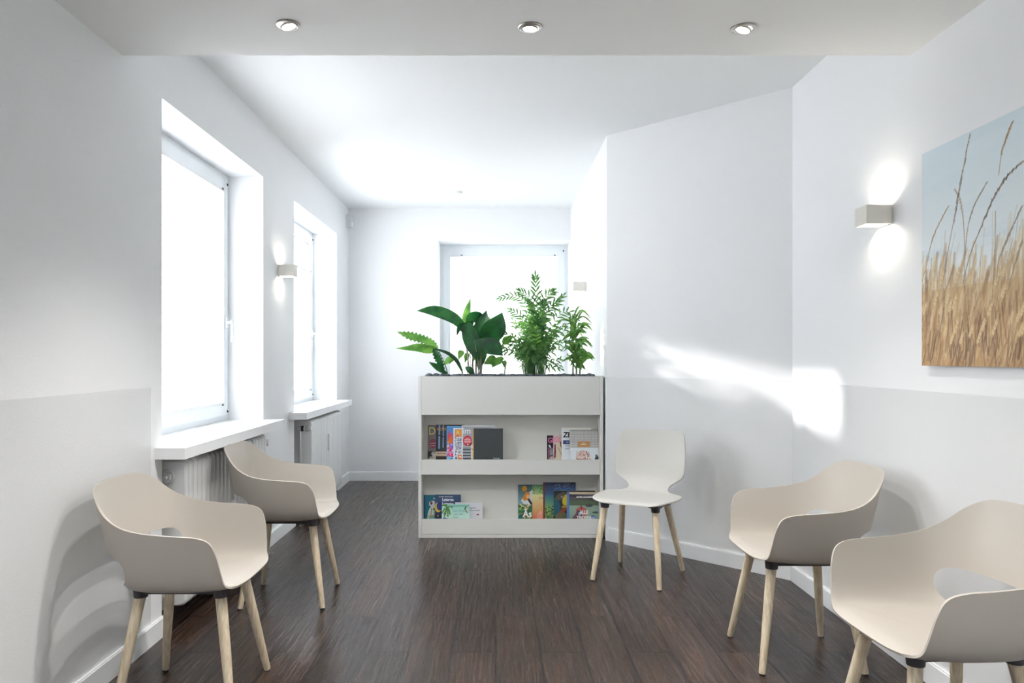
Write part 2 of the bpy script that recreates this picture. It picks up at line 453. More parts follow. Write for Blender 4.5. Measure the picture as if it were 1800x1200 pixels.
def blind(label, to3, ga, gb, za, zb, b3, d0=0.006, fab=None):
    root = tag(bpy.data.objects.new('pleated_blind', None), label, 'blind', 'pleated window blinds')
    COL.objects.link(root)
    c = to3((ga + gb) / 2, d0, za); root.location = c
    inv = Matrix.Translation(-Vector(c))
    def add(n, bm, m):
        bm.transform(inv); return link(n, bm, m, root)
    bm = bmesh.new()
    pitch = 0.022; n = int((zb - za - 0.03) / (pitch / 2)); z_a = za + 0.014; dz = (zb - 0.014 - z_a) / n
    prev = None
    for i in range(n + 1):
        d = d0 + (0.006 if i % 2 else -0.006)
        row = [bm.verts.new(to3(u, d, z_a + i * dz)) for u in (ga, gb)]
        if prev: bm.faces.new([prev[0], prev[1], row[1], row[0]])
        prev = row
    add('blind_fabric', bm, fab or M_blind)
    bm = bmesh.new(); b3(bm, ga, gb, d0 - 0.012, d0 + 0.012, zb - 0.016, zb, 0.002); r = add('top_rail', bm, M_plw)
    bm = bmesh.new(); b3(bm, ga, gb, d0 - 0.012, d0 + 0.012, za, za + 0.016, 0.002); add('bottom_rail', bm, M_plw)
    for zz, s in ((zb, 1), (za, -1)):
        for uu in (ga + 0.12, gb - 0.03):
            bm = bmesh.new(); b3(bm, uu - 0.008, uu + 0.008, d0 + 0.010, d0 + 0.016, zz - 0.006, zz + 0.006, 0.001)
            add('rail_clip', bm, M_gasket)
    return root

FX = -1.764
def to_left(u, d, z): return (FX + d, u, z)
def to_back(u, d, z): return (u, 8.2 - d, z)
w1, g1 = window('window_1', to_left, W1[0], W1[1], WZ[0], WZ[1], 0.045, 0.072, 1)
w2, g2 = window('window_2', to_left, W2[0], W2[1], WZ[0], WZ[1], 0.045, 0.072, 1)
w3, g3 = window('window_3', to_back, BW[0], BW[1], BW[2], BW[3], 0.045, 0.075, -1)
blind('white pleated blind drawn fully shut over the nearer left window', to_left, g1[0], g1[1], g1[2], g1[3], g1[4])
blind('white pleated blind of the farther left window, lowered to leave the glass top clear', to_left, g2[0], g2[1], g2[2], 2.085, g2[4])
blind('white blind drawn over the rear window behind the plants', to_back, g3[0], g3[1], g3[2], g3[3], g3[4], fab=M_blind2)

def sill(parent, y0, y1):
    bm = bmesh.new(); box(bm, FX + 0.001, LX + 0.137, y0 + 0.0, y1, WZ[0] - 0.045, WZ[0] + 0.003, 0.002)
    bmx = link('window_sill', bm, M_sill, parent)
    return bmx
def sill_shape(parent, win, o0, o1):
    bm = bmesh.new()
    prism(bm, [(FX + 0.001, win[0] + 0.001), (LX + 0.001, win[0] + 0.001), (LX + 0.001, win[0] - o0), (LX + 0.135, win[0] - o0), (LX + 0.135, win[1] + o1), (LX + 0.001, win[1] + o1), (LX + 0.001, win[1] - 0.001), (FX + 0.001, win[1] - 0.001)], WZ[0] - 0.047, WZ[0] + 0.004)
    return link('window_sill', bm, M_sill, parent)
sill_shape(w1, W1, 0.075, 0.03)
sill_shape(w2, W2, 0.16, 0.06)
bm = bmesh.new(); box(bm, BW[0] + 0.001, BW[1] - 0.001, 7.82, 8.199, BW[2] - 0.04, BW[2] + 0.003)
link('window_sill', bm, M_sill, w3)

# unseen window added behind the camera to light the near part of the room
bm = bmesh.new()
for (a, b_, c, d) in ((-1.1, -1.04, 0.5, 2.4), (1.24, 1.3, 0.5, 2.4), (-1.04, 1.24, 0.5, 0.56), (-1.04, 1.24, 2.34, 2.4), (0.07, 0.13, 0.56, 2.34)):
    box(bm, a, b_, REAR - 0.22, REAR - 0.15, c, d)
w4 = struct('added_fill_window', bm, M_pvc)
bm = bmesh.new(); box(bm, -1.04, 1.24, REAR - 0.19, REAR - 0.185, 0.56, 2.34); link('pane', bm, M_glass, w4)
bm = bmesh.new(); box(bm, -1.03, 1.23, REAR - 0.13, REAR - 0.128, 0.57, 2.33); tag(link('added_roller_blind', bm, M_blind), 'added white roller blind over the fill-light window behind the viewpoint', 'blind')  # blind added to cut down the fill light from this window

# ------------------------------------------------------------------ radiators
def radiator(label, y0, y1, xf, depth, z0, z1, valve_end, boss):
    root = thing('radiator', label, 'radiator', (xf - depth / 2, y0, 0), 0, 'radiators below the left windows')
    pitch = 0.054; n = int((y1 - y0) / pitch); pitch = (y1 - y0) / n
    def outline(ins, r=0.032):
        pts = []
        hx, hz = depth / 2 - ins, (z1 - z0) / 2 - ins; cz = (z0 + z1) / 2
        for (sx, sz, a0) in ((1, 1, 0), (-1, 1, 90), (-1, -1, 180), (1, -1, 270)):
            for k in range(6):
                a = math.radians(a0 + k * 18)
                pts.append((sx * (hx - r) + r * math.cos(a), cz + sz * (hz - r) + r * math.sin(a)))
        return pts
    bm = bmesh.new()
    for i in range(n):
        yc = (i + 0.5) * pitch; t = pitch * 0.48
        layers = [(-t, 0.009), (-t * 0.8, 0.0035), (-t * 0.4, 0.0), (t * 0.4, 0.0), (t * 0.8, 0.0035), (t, 0.009)]
        rings = []
        for dy, ins in layers:
            rings.append([bm.verts.new((x, yc + dy, z)) for x, z in outline(ins)])
        m_ = len(rings[0])
        for a, b_ in zip(rings, rings[1:]):
            for k in range(m_): bm.faces.new([a[k], a[(k + 1) % m_], b_[(k + 1) % m_], b_[k]])
        bm.faces.new(rings[0][::-1]); bm.faces.new(rings[-1])
    # horizontal headers joining the sections
    tube(bm, [(0, 0.01, z1 - 0.07), (0, y1 - y0 - 0.01, z1 - 0.07)], 0.026)
    tube(bm, [(0, 0.01, z0 + 0.07), (0, y1 - y0 - 0.01, z0 + 0.07)], 0.026)
    link('radiator_sections', bm, M_rad, root, smooth=40)
    if boss:
        bm = bmesh.new()
        tube(bm, [(0, -0.002, z1 - 0.075), (0, -0.010, z1 - 0.075)], [0.036, 0.030], 20)
        tube(bm, [(0, -0.008, z1 - 0.075), (0, -0.024, z1 - 0.075)], [0.024, 0.022], 6)
        tube(bm, [(0, -0.024, z1 - 0.075), (0, -0.040, z1 - 0.075)], [0.009, 0.008], 12)
        link('end_plug', bm, M_rad, root, smooth=30)
        bm = bmesh.new(); tube(bm, [(0, 0.0, z0 + 0.07), (0, -0.012, z0 + 0.07)], [0.034, 0.026], 20); link('end_plug', bm, M_rad, root, smooth=30)
    # valve with thermostat head
    s = -1 if valve_end == 0 else 1
    yb = -0.002 if valve_end == 0 else (y1 - y0) + 0.002
    zz = z1 - 0.06
    bm = bmesh.new(); tube(bm, [(0, yb, zz), (0, yb + s * 0.045, zz)], [0.014, 0.014], 16); tube(bm, [(0, yb + s * 0.03, zz), (0, yb + s * 0.03, z0 - 0.06), (0 , yb + s * 0.03, 0.0)], 0.009, 12)
    v = link('valve', bm, M_chrome, root, smooth=30)
    hx0 = 0.01
    bm = bmesh.new(); tube(bm, [(hx0, yb + s * 0.030, zz), (hx0 + 0.018, yb + s * 0.030, zz)], [0.022, 0.020], 20); link('valve_collar', bm, M_black if valve_end == 0 else M_chrome, v, smooth=30)
    bm = bmesh.new(); tube(bm, [(hx0 + 0.018, yb + s * 0.03, zz), (hx0 + 0.024, yb + s * 0.03, zz), (hx0 + 0.065, yb + s * 0.03, zz), (hx0 + 0.075, yb + s * 0.03, zz)], [0.017, 0.021, 0.021, 0.017], 24)
    link('thermostat_head', bm, M_plw, v, smooth=30)
    bm = bmesh.new()
    for k in range(10):
        a = 2 * math.pi * k / 10
        cy, cz = yb + s * 0.03 + 0.021 * math.cos(a), zz + 0.021 * math.sin(a)
        box(bm, hx0 + 0.03, hx0 + 0.055, cy - 0.0016, cy + 0.0016, cz - 0.0016, cz + 0.0016)
    link('grip_ribs', bm, M_gasket, v)
    bm = bmesh.new(); yy = (y1 - y0) * 0.5; box(bm, depth / 2 - 0.002, depth / 2 + 0.016, yy - 0.019, yy + 0.019, z1 - 0.30, z1 - 0.16, 0.003)
    link('heat_meter', bm, M_plw, root)
    # wall brackets carry the radiator
    for yy in (0.2, y1 - y0 - 0.2):
        bm = bmesh.new(); box(bm, -(xf - depth / 2) - 1.68, -depth / 2 + 0.01, yy - 0.012, yy + 0.012, z0 + 0.1, z0 + 0.13); link('bracket', bm, M_rad, root)
    return root
radiator('white ribbed radiator under the nearer window sill, end plug facing the room', 3.60, 4.88, -1.465, 0.17, 0.095, 0.785, 1, True)
radiator('white ribbed radiator under the farther window sill, black collared valve', 5.93, 7.08, -1.43, 0.17, 0.095, 0.785, 0, False)

# ------------------------------------------------------------------ lamps of the room, and three unseen spotlights added for fill
M_bulb = emit('warm_bulb', (1.0, 0.93, 0.82, 1), 14)
M_spotface = emit('spot_lens', (1.0, 0.95, 0.88, 1), 25)
def downlight(x, y, tilt, label, energy=48, seen=True):
    root = thing('ceiling_spotlight', label, 'spotlight', (x, y, BZ), 0, 'recessed spotlights in the lowered ceiling')
    bm = bmesh.new()
    r = lathe(bm, [(0.044, 0.0), (0.045, -0.003), (0.042, -0.006), (0.034, -0.008), (0.031, -0.005), (0.031, 0.0)], 40)
    link('trim_ring', bm, M_nickel, root, smooth=30)
    bm = bmesh.new()
    R = Matrix.Rotation(tilt, 4, 'Y')
    lathe(bm, [(0.030, -0.003), (0.030, -0.010), (0.026, -0.011), (0.0235, -0.005)], 32); bm.transform(R)
    g = link('gimbal', bm, M_nickel, root, smooth=30)
    bm = bmesh.new()
    rg = lathe(bm, [(0.0235, -0.0055), (0.012, -0.0075), (0.001, -0.0078)], 24); bm.faces.new(rg[-1]); bm.transform(R)
    link('lens', bm, M_spotface, g, smooth=30)
    ld = bpy.data.lights.new('spot_beam', 'SPOT'); ld.energy = energy; ld.spot_size = math.radians(120); ld.spot_blend = 0.7; ld.shadow_soft_size = 0.05; ld.color = (1, 0.965, 0.92)
    lo = bpy.data.objects.new('spot_beam', ld); COL.objects.link(lo); lo.parent = root; lo.location = (0, 0, -0.02); lo.rotation_euler = (0, tilt, 0)
    return root
downlight(-0.772, 2.83, -0.28, 'round nickel ceiling spotlight, first from the left window side')
downlight(0.127, 2.85, 0.05, 'round nickel ceiling spotlight, middle of three above the shelf unit')
downlight(0.928, 2.86, 0.30, 'round nickel ceiling spotlight nearest the wheat picture')
for i, (x, y) in enumerate(((-0.77, 0.9), (0.13, 0.9), (0.93, 0.9))):  # extra row out of view, added to brighten the near part of the room
    downlight(x, y, 0, ['added fill spotlight out of view overhead by the left wall', 'added fill spotlight out of view overhead in the aisle', 'added fill spotlight out of view overhead by the right wall'][i])

def wall_lamp(label, x, y, z, sgn, energy):
    """sgn = direction of the room from the wall; body is a hollow sleeve open above and below"""
    root = thing('wall_lamp', label, 'wall lamp', (x, y, z), 0, 'box wall lamps')
    d, wl, h, t = 0.112, 0.105, 0.08, 0.006
    def bx(bm, xa, xb, *r):
        xa, xb = sgn * xa, sgn * xb; box(bm, min(xa, xb), max(xa, xb), *r)
    bm = bmesh.new()
    bx(bm, d - t, d, -wl / 2, wl / 2, -h / 2, h / 2)
    bx(bm, 0.012, d - t, -wl / 2, -wl / 2 + t, -h / 2, h / 2); bx(bm, 0.012, d - t, wl / 2 - t, wl / 2, -h / 2, h / 2)
    bx(bm, 0.006, 0.012, -wl / 2, wl / 2, -h / 2, h / 2)
    link('lamp_body', bm, M_lampbody, root)
    bm = bmesh.new(); bx(bm, 0.0, 0.006, -wl / 2 + 0.008, wl / 2 - 0.008, -h / 2 + 0.008, h / 2 - 0.008); link('wall_plate', bm, M_plw, root)
    bm = bmesh.new(); tube(bm, [(sgn * 0.055, -0.03, 0), (sgn * 0.055, 0.03, 0)], [0.006, 0.006], 12); link('bulb', bm, M_bulb, root, smooth=30)
    for zz in (-0.014, 0.014):
        ld = bpy.data.lights.new('lamp_glow', 'POINT'); ld.energy = energy; ld.shadow_soft_size = 0.010; ld.color = (1, 0.92, 0.80)
        lo = bpy.data.objects.new('lamp_glow', ld); COL.objects.link(lo); lo.parent = root; lo.location = (sgn * 0.055, 0, zz)
    return root
wall_lamp('cream box wall lamp glowing up and down beside the wheat picture', RX, 3.31, 1.885, -1, 1.05)
wall_lamp('cream box wall lamp on the pier between the two left windows', LX, 5.39, 1.885, 1, 0.8)
wall_lamp('small cream box wall lamp on the recess wall right of the rear window', C1[0], 6.56, 1.88, -1, 0.8)

# ------------------------------------------------------------------ armchairs
RIM = [(0, .228, .452), (.13, .225, .453), (.205, .212, .458), (.246, .196, .478), (.268, .188, .53), (.283, .178, .59), (.293, .157, .637), (.300, .11, .656), (.303, .02, .663), (.302, -.08, .673), (.292, -.155, .692), (.270, -.215, .727), (.234, -.262, .775), (.176, -.298, .808), (.085, -.312, .817), (0, -.315, .818)]
BOT = [(0, .19, .462), (.10, .19, .462), (.150, .175, .461), (.180, .155, .458), (.190, .135, .454), (.195, .115, .451), (.198, .09, .449), (.200, .06, .447), (.200, .00, .446), (.196, -.05, .445), (.188, -.09, .444), (.172, -.13, .444), (.145, -.155, .444), (.110, -.168, .445), (.06, -.175, .446), (0, -.177, .446)]
KNU = [(0, .212, .460), (.115, .210, .460), (.188, .196, .457), (.228, .176, .451), (.245, .155, .446), (.254, .135, .443), (.260, .11, .441), (.263, .08, .440), (.263, .01, .439), (.260, -.05, .438), (.250, -.11, .438), (.230, -.16, .438), (.198, -.200, .439), (.148, -.226, .440), (.075, -.236, .441), (0, -.238, .441)]

def arm_shell():
    R = [Vector(p) for p in RIM]; B = [Vector(p) for p in BOT]; K = [Vector(p) for p in KNU]
    NU = 72; NV = 22
    bm = bmesh.new()
    cen = Vector((0, 0.02, 0.449))
    cols = []
    for s in range(2 * NU):
        t = (s if s <= NU else 2 * NU - s) / NU * (len(R) - 1); sg = 1 if s <= NU else -1
        r, b_, k = catmull(R, t), catmull(B, t), catmull(K, t)
        col = []
        for j in range(1, 6):                       # seat pan
            f = j / 6; p = cen.lerp(b_, f); col.append(p)
        for j in range(NV + 1):
            f = j / NV
            k2 = k.lerp(r, 0.30)
            p = b_ * (1 - f) ** 3 + k * 3 * f * (1 - f) ** 2 + k2 * 3 * f * f * (1 - f) + r * f ** 3
            col.append(p)
        cols.append([bm.verts.new((sg * p.x, p.y, p.z)) for p in col])
    c = bm.verts.new(cen)
    n = len(cols)
    for i in range(n):
        a, b_ = cols[i], cols[(i + 1) % n]
        bm.faces.new([c, a[0], b_[0]])
        for j in range(len(a) - 1): bm.faces.new([a[j], a[j + 1], b_[j + 1], b_[j]])
    bmesh.ops.remove_doubles(bm, verts=bm.verts, dist=0.0004)
    bmesh.ops.recalc_face_normals(bm, faces=bm.faces)
    me = bpy.data.meshes.new('tmp_shell'); bm.to_mesh(me); bm.free()
    o = bpy.data.objects.new('tmp_shell', me); COL.objects.link(o)
    # cutter for the opening above the rear of the seat
    bm = bmesh.new()
    # wedge shaped opening that wraps round both rear corners, seen from the side: a rounded nose
    N = 0; prof = [(-0.6, .578), (-0.26, .578)]
    for k in range(13):
        a = math.pi / 2 - math.pi * k / 12
        prof.append((-0.205 + 0.055 * math.cos(a), .521 + .057 * math.sin(a) - .000 * k))
    prof += [(-0.26, .464), (-0.6, .464)]
    N = len(prof)
    f_ = [bm.verts.new((-.5, y, z)) for y, z in prof]; g_ = [bm.verts.new((.5, y, z)) for y, z in prof]
    bm.faces.new(f_); bm.faces.new(g_[::-1])
    for k in range(N): bm.faces.new([f_[k], g_[k], g_[(k + 1) % N], f_[(k + 1) % N]])
    bmesh.ops.recalc_face_normals(bm, faces=bm.faces)
    mc = bpy.data.meshes.new('tmp_cut'); bm.to_mesh(mc); bm.free()
    oc = bpy.data.objects.new('tmp_cut', mc); COL.objects.link(oc)
    so = o.modifiers.new('s', 'SOLIDIFY'); so.thickness = 0.0075; so.offset = -1; so.use_even_offset = True
    bo = o.modifiers.new('b', 'BOOLEAN'); bo.object = oc; bo.operation = 'DIFFERENCE'; bo.solver = 'EXACT'
    dg = bpy.context.evaluated_depsgraph_get(); dg.update()
    res = bpy.data.meshes.new_from_object(o.evaluated_get(dg))
    bpy.data.objects.remove(o); bpy.data.objects.remove(oc)
    bm = bmesh.new(); bm.from_mesh(res)
    return bm

def leg_mesh(top, foot, r0, r1):
    bm = bmesh.new()
    top, foot = Vector(top), Vector(foot)
    d = (foot - top)
    tube(bm, [top, top + d * 0.02, top + d * 0.5, foot - d.normalized() * 0.004, foot], [r0 * .97, r0, (r0 * 0.62 + r1 * 0.38), r1, r1 * 0.9], 20)
    return bm

def chair_base(root, tops, feet, r0=0.0205, r1=0.0135, zt=0.405):
    for (tx, ty), (fx, fy) in zip(tops, feet):
        lg = link('leg', leg_mesh((tx, ty, zt + 0.012), (fx, fy, 0.006), r0, r1), M_wood, root, smooth=40)
        bm = bmesh.new(); tube(bm, [(fx, fy, 0.0), (fx, fy, 0.008)], r1 * 0.88, 16); link('foot_pad', bm, M_black, lg, smooth=40)
    bm = bmesh.new()
    (ax, ay), (bx_, by_) = tops[0], tops[2]
    for (tx, ty) in tops:
        tube(bm, [(tx, ty, zt), (tx, ty, zt + 0.034)], [r0 + 0.004, r0 + 0.007], 20)
    def bar(p, q, wd, z0, z1):
        p, q = Vector(p), Vector(q); d = (q - p).normalized(); n_ = Vector((-d.y, d.x)) * wd / 2
        prism(bm, [tuple(p + n_), tuple(p - n_), tuple(q - n_), tuple(q + n_)], z0, z1)
    bar(tops[0], tops[2], 0.036, zt + 0.014, zt + 0.034); bar(tops[1], tops[3], 0.036, zt + 0.014, zt + 0.034)
    bar(tops[0], tops[3], 0.03, zt + 0.018, zt + 0.033); bar(tops[1], tops[2], 0.03, zt + 0.018, zt + 0.033)
    link('mounting_frame', bm, M_dark, root, smooth=40)

def make_armchair():
    root = thing('armchair', '', 'armchair', group='beige shell armchairs')
    link('seat_shell', arm_shell(), M_shell, root, smooth=38)
    tops = [(.125, .138), (-.125, .138), (.125, -.151), (-.125, -.151)]
    feet = [(.21, .207), (-.21, .207), (.21, -.207), (-.21, -.207)]
    chair_base(root, tops, feet)
    return root
proto = make_armchair()
for i, (x, y, a, lab) in enumerate([
    (-1.137, 2.89, -90, 'beige shell armchair against the left wall, nearer of the two by the radiator'),
    (-1.09, 4.06, -88.5, 'beige shell armchair in front of the ribbed radiator under the nearer window sill'),
    (1.272, 3.262, 90, 'beige shell armchair on the right side, between the armless chair and the cropped armchair'),
    (1.315, 2.283, 93, 'beige shell armchair below the wheat picture, cut off by the picture edge')]):
    o = proto if i == 0 else copy_tree(proto)
    o.location = (x, y, 0); o.rotation_euler = (0, 0, math.radians(a)); o['label'] = lab

# ------------------------------------------------------------------ armless chair
def side_shell():
    # (y, z, halfwidth, sideways lift/curve)
    P = [(.222, .450, .130, 0), (.219, .457, .170, .0), (.20, .463, .202, .002), (.16, .464, .220, .004), (.10, .460, .232, .006), (.04, .457, .240, .008), (-.02, .456, .243, .010), (-.07, .457, .236, .010), (-.105, .459, .205, .009), (-.13, .463, .160, .008), (-.152, .470, .132, .007), (-.172, .484, .124, .007), (-.186, .502, .134, .010), (-.196, .520, .160, .014), (-.204, .538, .190, .020), (-.211, .558, .208, .026), (-.220, .590, .2155, .032), (-.232, .64, .216, .036), (-.246, .69, .213, .037), (-.260, .74, .208, .036), (-.271, .78, .201, .034), (-.278, .803, .192, .031), (-.282, .816, .178, .026), (-.2845, .8225, .155, .020), (-.2855, .825, .125, .014)]
    V = [Vector((a, b_, c)) for a, b_, c, d in P]; D = [Vector((d, 0, 0)) for a, b_, c, d in P]
    NT, NW = 84, 24
    bm = bmesh.new(); rows = []
    for i in range(NT + 1):
        t = i / NT * (len(P) - 1); v = catmull(V, t); d = catmull(D, t).x
        v2 = catmull(V, min(t + 0.05, len(P) - 1)); v1 = catmull(V, max(t - 0.05, 0))
        tg = Vector((v2.x - v1.x, v2.y - v1.y)).normalized(); nrm = Vector((tg.y, -tg.x))  # towards the sitter
        if nrm.x + nrm.y < 0: nrm = -nrm
        row = []
        for j in range(NW + 1):
            u = -1 + 2 * j / NW
            x = u * v.z; lift = d * u * u
            row.append(bm.verts.new((x, v.x + nrm.x * lift, v.y + nrm.y * lift)))
        rows.append(row)
    for a, b_ in zip(rows, rows[1:]):
        for j in range(NW): bm.faces.new([a[j], a[j + 1], b_[j + 1], b_[j]])
    bmesh.ops.recalc_face_normals(bm, faces=bm.faces)
    me = bpy.data.meshes.new('tmp'); bm.to_mesh(me); bm.free()
    o = bpy.data.objects.new('tmp', me); COL.objects.link(o)
    so = o.modifiers.new('s', 'SOLIDIFY'); so.thickness = 0.008; so.offset = 0; so.use_even_offset = True
    bv = o.modifiers.new('b', 'BEVEL'); bv.width = 0.0025; bv.segments = 2; bv.limit_method = 'ANGLE'
    dg = bpy.context.evaluated_depsgraph_get(); dg.update()
    res = bpy.data.meshes.new_from_object(o.evaluated_get(dg)); bpy.data.objects.remove(o)
    bm = bmesh.new(); bm.from_mesh(res); return bm
sc_ = thing('side_chair', 'off-white armless shell chair beside the shelf unit', 'chair', (0.831, 4.443, 0), math.radians(150))
link('seat_shell', side_shell(), M_shellw, sc_, smooth=38)
chair_base(sc_, [(.150, .150), (-.150, .150), (.135, -.095), (-.135, -.095)], [(.196, .222), (-.196, .222), (.196, -.222), (-.196, -.222)], 0.0195, 0.0135, 0.412)

# ------------------------------------------------------------------ shelf unit with planter
SX0, SX1, SY, SD = -0.549, 0.757, 5.385, 0.40
ST = 1.141
unit = thing('magazine_shelf', 'light grey magazine shelf unit with a planter box on top', 'shelf unit', (0.104, SY, 0))
def part(name, m, parent, *bs, bev=0.001, off=(0.104, SY, 0)):
    bm = bmesh.new()
    for b_ in bs: box(bm, b_[0] - off[0], b_[1] - off[0], b_[2] - off[1], b_[3] - off[1], b_[4] - off[2], b_[5] - off[2], bev)
    return link(name, bm, m, parent)
tp = 0.022
part('side_panel', M_unit, unit, (SX0, SX0 + tp, SY, SY + SD, 0, ST))
part('side_panel', M_unit, unit, (SX1 - tp, SX1, SY, SY + SD, 0, ST))
part('planter_front', M_unit, unit, (SX0 + tp + .001, SX1 - tp - .001, SY + .001, SY + 0.02, .868, ST - .0005))
part('planter_back', M_unit, unit, (SX0 + tp + .001, SX1 - tp - .001, SY + SD - 0.02, SY + SD, .0, ST))
part('planter_floor', M_unit_in, unit, (SX0 + tp, SX1 - tp, SY + 0.02, SY + SD - 0.02, .868, .886))
part('back_panel', M_unit_in, unit, (SX0 + tp, SX1 - tp, SY + 0.168, SY + 0.186, 0.02, .868))
part('shelf_board', M_unit_in, unit, (SX0 + tp, SX1 - tp, SY + 0.0205, SY + 0.168, .455, .485))
part('shelf_board', M_unit_in, unit, (SX0 + tp, SX1 - tp, SY + 0.0205, SY + 0.168, .034, .062))
part('shelf_lip', M_unit, unit, (SX0 + tp + .001, SX1 - tp - .001, SY + .001, SY + 0.02, .446, .551))
part('shelf_lip', M_unit, unit, (SX0 + tp + .001, SX1 - tp - .001, SY + .001, SY + 0.02, .0265, .131))
part('plinth', M_unit, unit, (SX0 + tp + .001, SX1 - tp - .001, SY + .002, SY + 0.02, 0, .0245))
bm = bmesh.new(); box(bm, SX0 + tp - .104, SX1 - tp - .104, .021, SD - .021, .886, ST - 0.026)
so_ = link('planter_soil', bm, M_soil, unit)

# pebbles
M_peb = mat('slate_pebble', rgb(92, 102, 110), 0.6, noise_amt=0.6, noise_scale=30)
random.seed(11)
pebs = []
def pebble_mesh():
    bm = bmesh.new(); bmesh.ops.create_icosphere(bm, subdivisions=2, radius=1)
    s = Vector((random.uniform(0, 50), 0, 0))
    for v in bm.verts: v.co *= 1 + 0.22 * (noise.noise(v.co * 1.1 + s))
    for v in bm.verts: v.co = Vector((v.co.x * 0.021, v.co.y * 0.015, v.co.z * 0.0095))
    return bm
protos = []
for k in range(5):
    o = link('pebble', pebble_mesh(), M_peb, smooth=180); protos.append(o)
npb = 0
for row, (yy, n) in enumerate([(SY + 0.040, 30), (SY + 0.078, 28), (SY + 0.13, 26), (SY + 0.20, 24), (SY + 0.28, 22), (SY + 0.35, 22)]):
    for k in range(n):
        o = protos[npb] if npb < 5 else protos[npb % 5].copy()
        if npb >= 5: COL.objects.link(o)
        x = SX0 + 0.05 + (SX1 - SX0 - 0.10) * (k + 0.5 + random.uniform(-.2, .2)) / n
        sc = random.uniform(0.8, 1.15)
        o.scale = (sc, sc, random.uniform(0.9, 1.3))
        o.location = (x, yy + random.uniform(-.008, .008), ST - 0.016 + 0.0085 + (0.010 if row in (1, 2) else 0.004) + random.uniform(0, .006))
        o.rotation_euler = (random.uniform(-.12, .12), random.uniform(-.12, .12), random.uniform(-.6, .6))
        tag(o, 'smooth dark grey pebble lying in the planter among the plant stems', 'pebble', 'pebbles in the planter')
        npb += 1

# ------------------------------------------------------------------ plants
PS = 1 / F
def P3(x, y, d=5.56):
    return Vector(((x - 872) * d * PS, d, 1.27 - (y - 629) * d * PS))

def ribbon(bm, pts, wid, normal=(0, -1, 0), fold=0.25, n=16, serr=0, nw=4, bank=0.0, twist=0.0):
    """leaf blade swept along pts (Vectors), half widths wid at the points"""
    W = [Vector((x, 0, 0)) for x in wid]
    rows = []
    for i in range(n + 1):
        t = i / n * (len(pts) - 1)
        p = catmull(pts, t); d = (catmull(pts, min(t + .05, len(pts) - 1)) - catmull(pts, max(t - .05, 0))).normalized()
        nn = Vector(normal); side = d.cross(nn)
        if side.length < 1e-3: side = d.cross(Vector((1, 0, 0)))
        side.normalize(); up = side.cross(d).normalized()
        ang = bank + twist * i / n
        side, up = side * math.cos(ang) + up * math.sin(ang), up * math.cos(ang) - side * math.sin(ang)
        hw = max(0.0004, catmull(W, t).x)
        if serr and i % 2: hw *= (1 - serr)
        rows.append([bm.verts.new(p + side * (hw * u) + up * (-abs(u) * hw * fold * -1) * 1.0) for u in [-1 + 2 * k / nw for k in range(nw + 1)]])
    for a, b_ in zip(rows, rows[1:]):
        for k in range(nw): bm.faces.new([a[k], a[k + 1], b_[k + 1], b_[k]])

def big_leaf(parent, base, pts, wid, m, stalk=None, r=0.0028, normal=(0, -1, 0), fold=0.25, serr=0, n=22, bank=0.0, twist=0.0, name='leaf', stalk_m=None):
    loc = parent.location
    bm = bmesh.new(); ribbon(bm, [p - loc for p in pts], wid, normal, fold, n, serr, 4, bank, twist)
    lf = link(name, bm, m, parent, smooth=60)
    if stalk:
        bm = bmesh.new(); st = [Vector(p) - loc for p in stalk]
        sp = [catmull(st, k / 10 * (len(st) - 1)) for k in range(11)]
        tube(bm, sp, [r * (1 - 0.35 * k / 10) for k in range(11)], 7); link('stalk', bm, stalk_m or M_stem, lf, smooth=60)
    return lf

GZ = ST - 0.022
def gp(x, d): return Vector(((x - 872) * d * PS, d, GZ))

# serrated-leaf fern, far left
d0 = 5.56
pA = thing('serrated_fern', 'fern with two long wavy-edged leaves reaching out over the left end of the planter', 'plant', gp(784, d0))
big_leaf(pA, None, [P3(769, 613, 5.55), P3(758, 603, 5.54), P3(740, 596, 5.52), P3(718, 590, 5.50), P3(698, 583, 5.48)], [.016, .034, .040, .036, .001], M_leafm, stalk=[gp(789, d0), P3(782, 640, 5.56), P3(770, 614, 5.55)], r=.004, serr=.38, fold=.2, n=26, bank=-.5)
big_leaf(pA, None, [P3(766, 615, 5.52), P3(752, 612, 5.49), P3(735, 609, 5.46), P3(715, 611, 5.44), P3(696, 612, 5.42)], [.026, .044, .040, .020, .001], M_leafm, stalk=[gp(786, d0), P3(777, 640, 5.54), P3(766, 615, 5.52)], r=.004, serr=.10, fold=.25, n=26, bank=.7)
big_leaf(pA, None, [P3(764, 612, 5.5), P3(768, 625, 5.50), P3(774, 638, 5.52), P3(780, 652, 5.53)], [.018, .030, .026, .012], M_leafd, serr=.35, fold=.3, n=16)
big_leaf(pA, None, [P3(786, 656, 5.5), P3(775, 650, 5.48), P3(764, 642, 5.46), P3(754, 636, 5.45)], [.006, .018, .018, .001], M_leafd, fold=.3, n=12)
big_leaf(pA, None, [P3(764, 613, 5.47), P3(785, 620, 5.46), P3(800, 631, 5.46), P3(808, 644, 5.46), P3(814, 657, 5.47)], [.006, .013, .016, .012, .003], M_leafd, fold=.3, n=18, bank=.5)

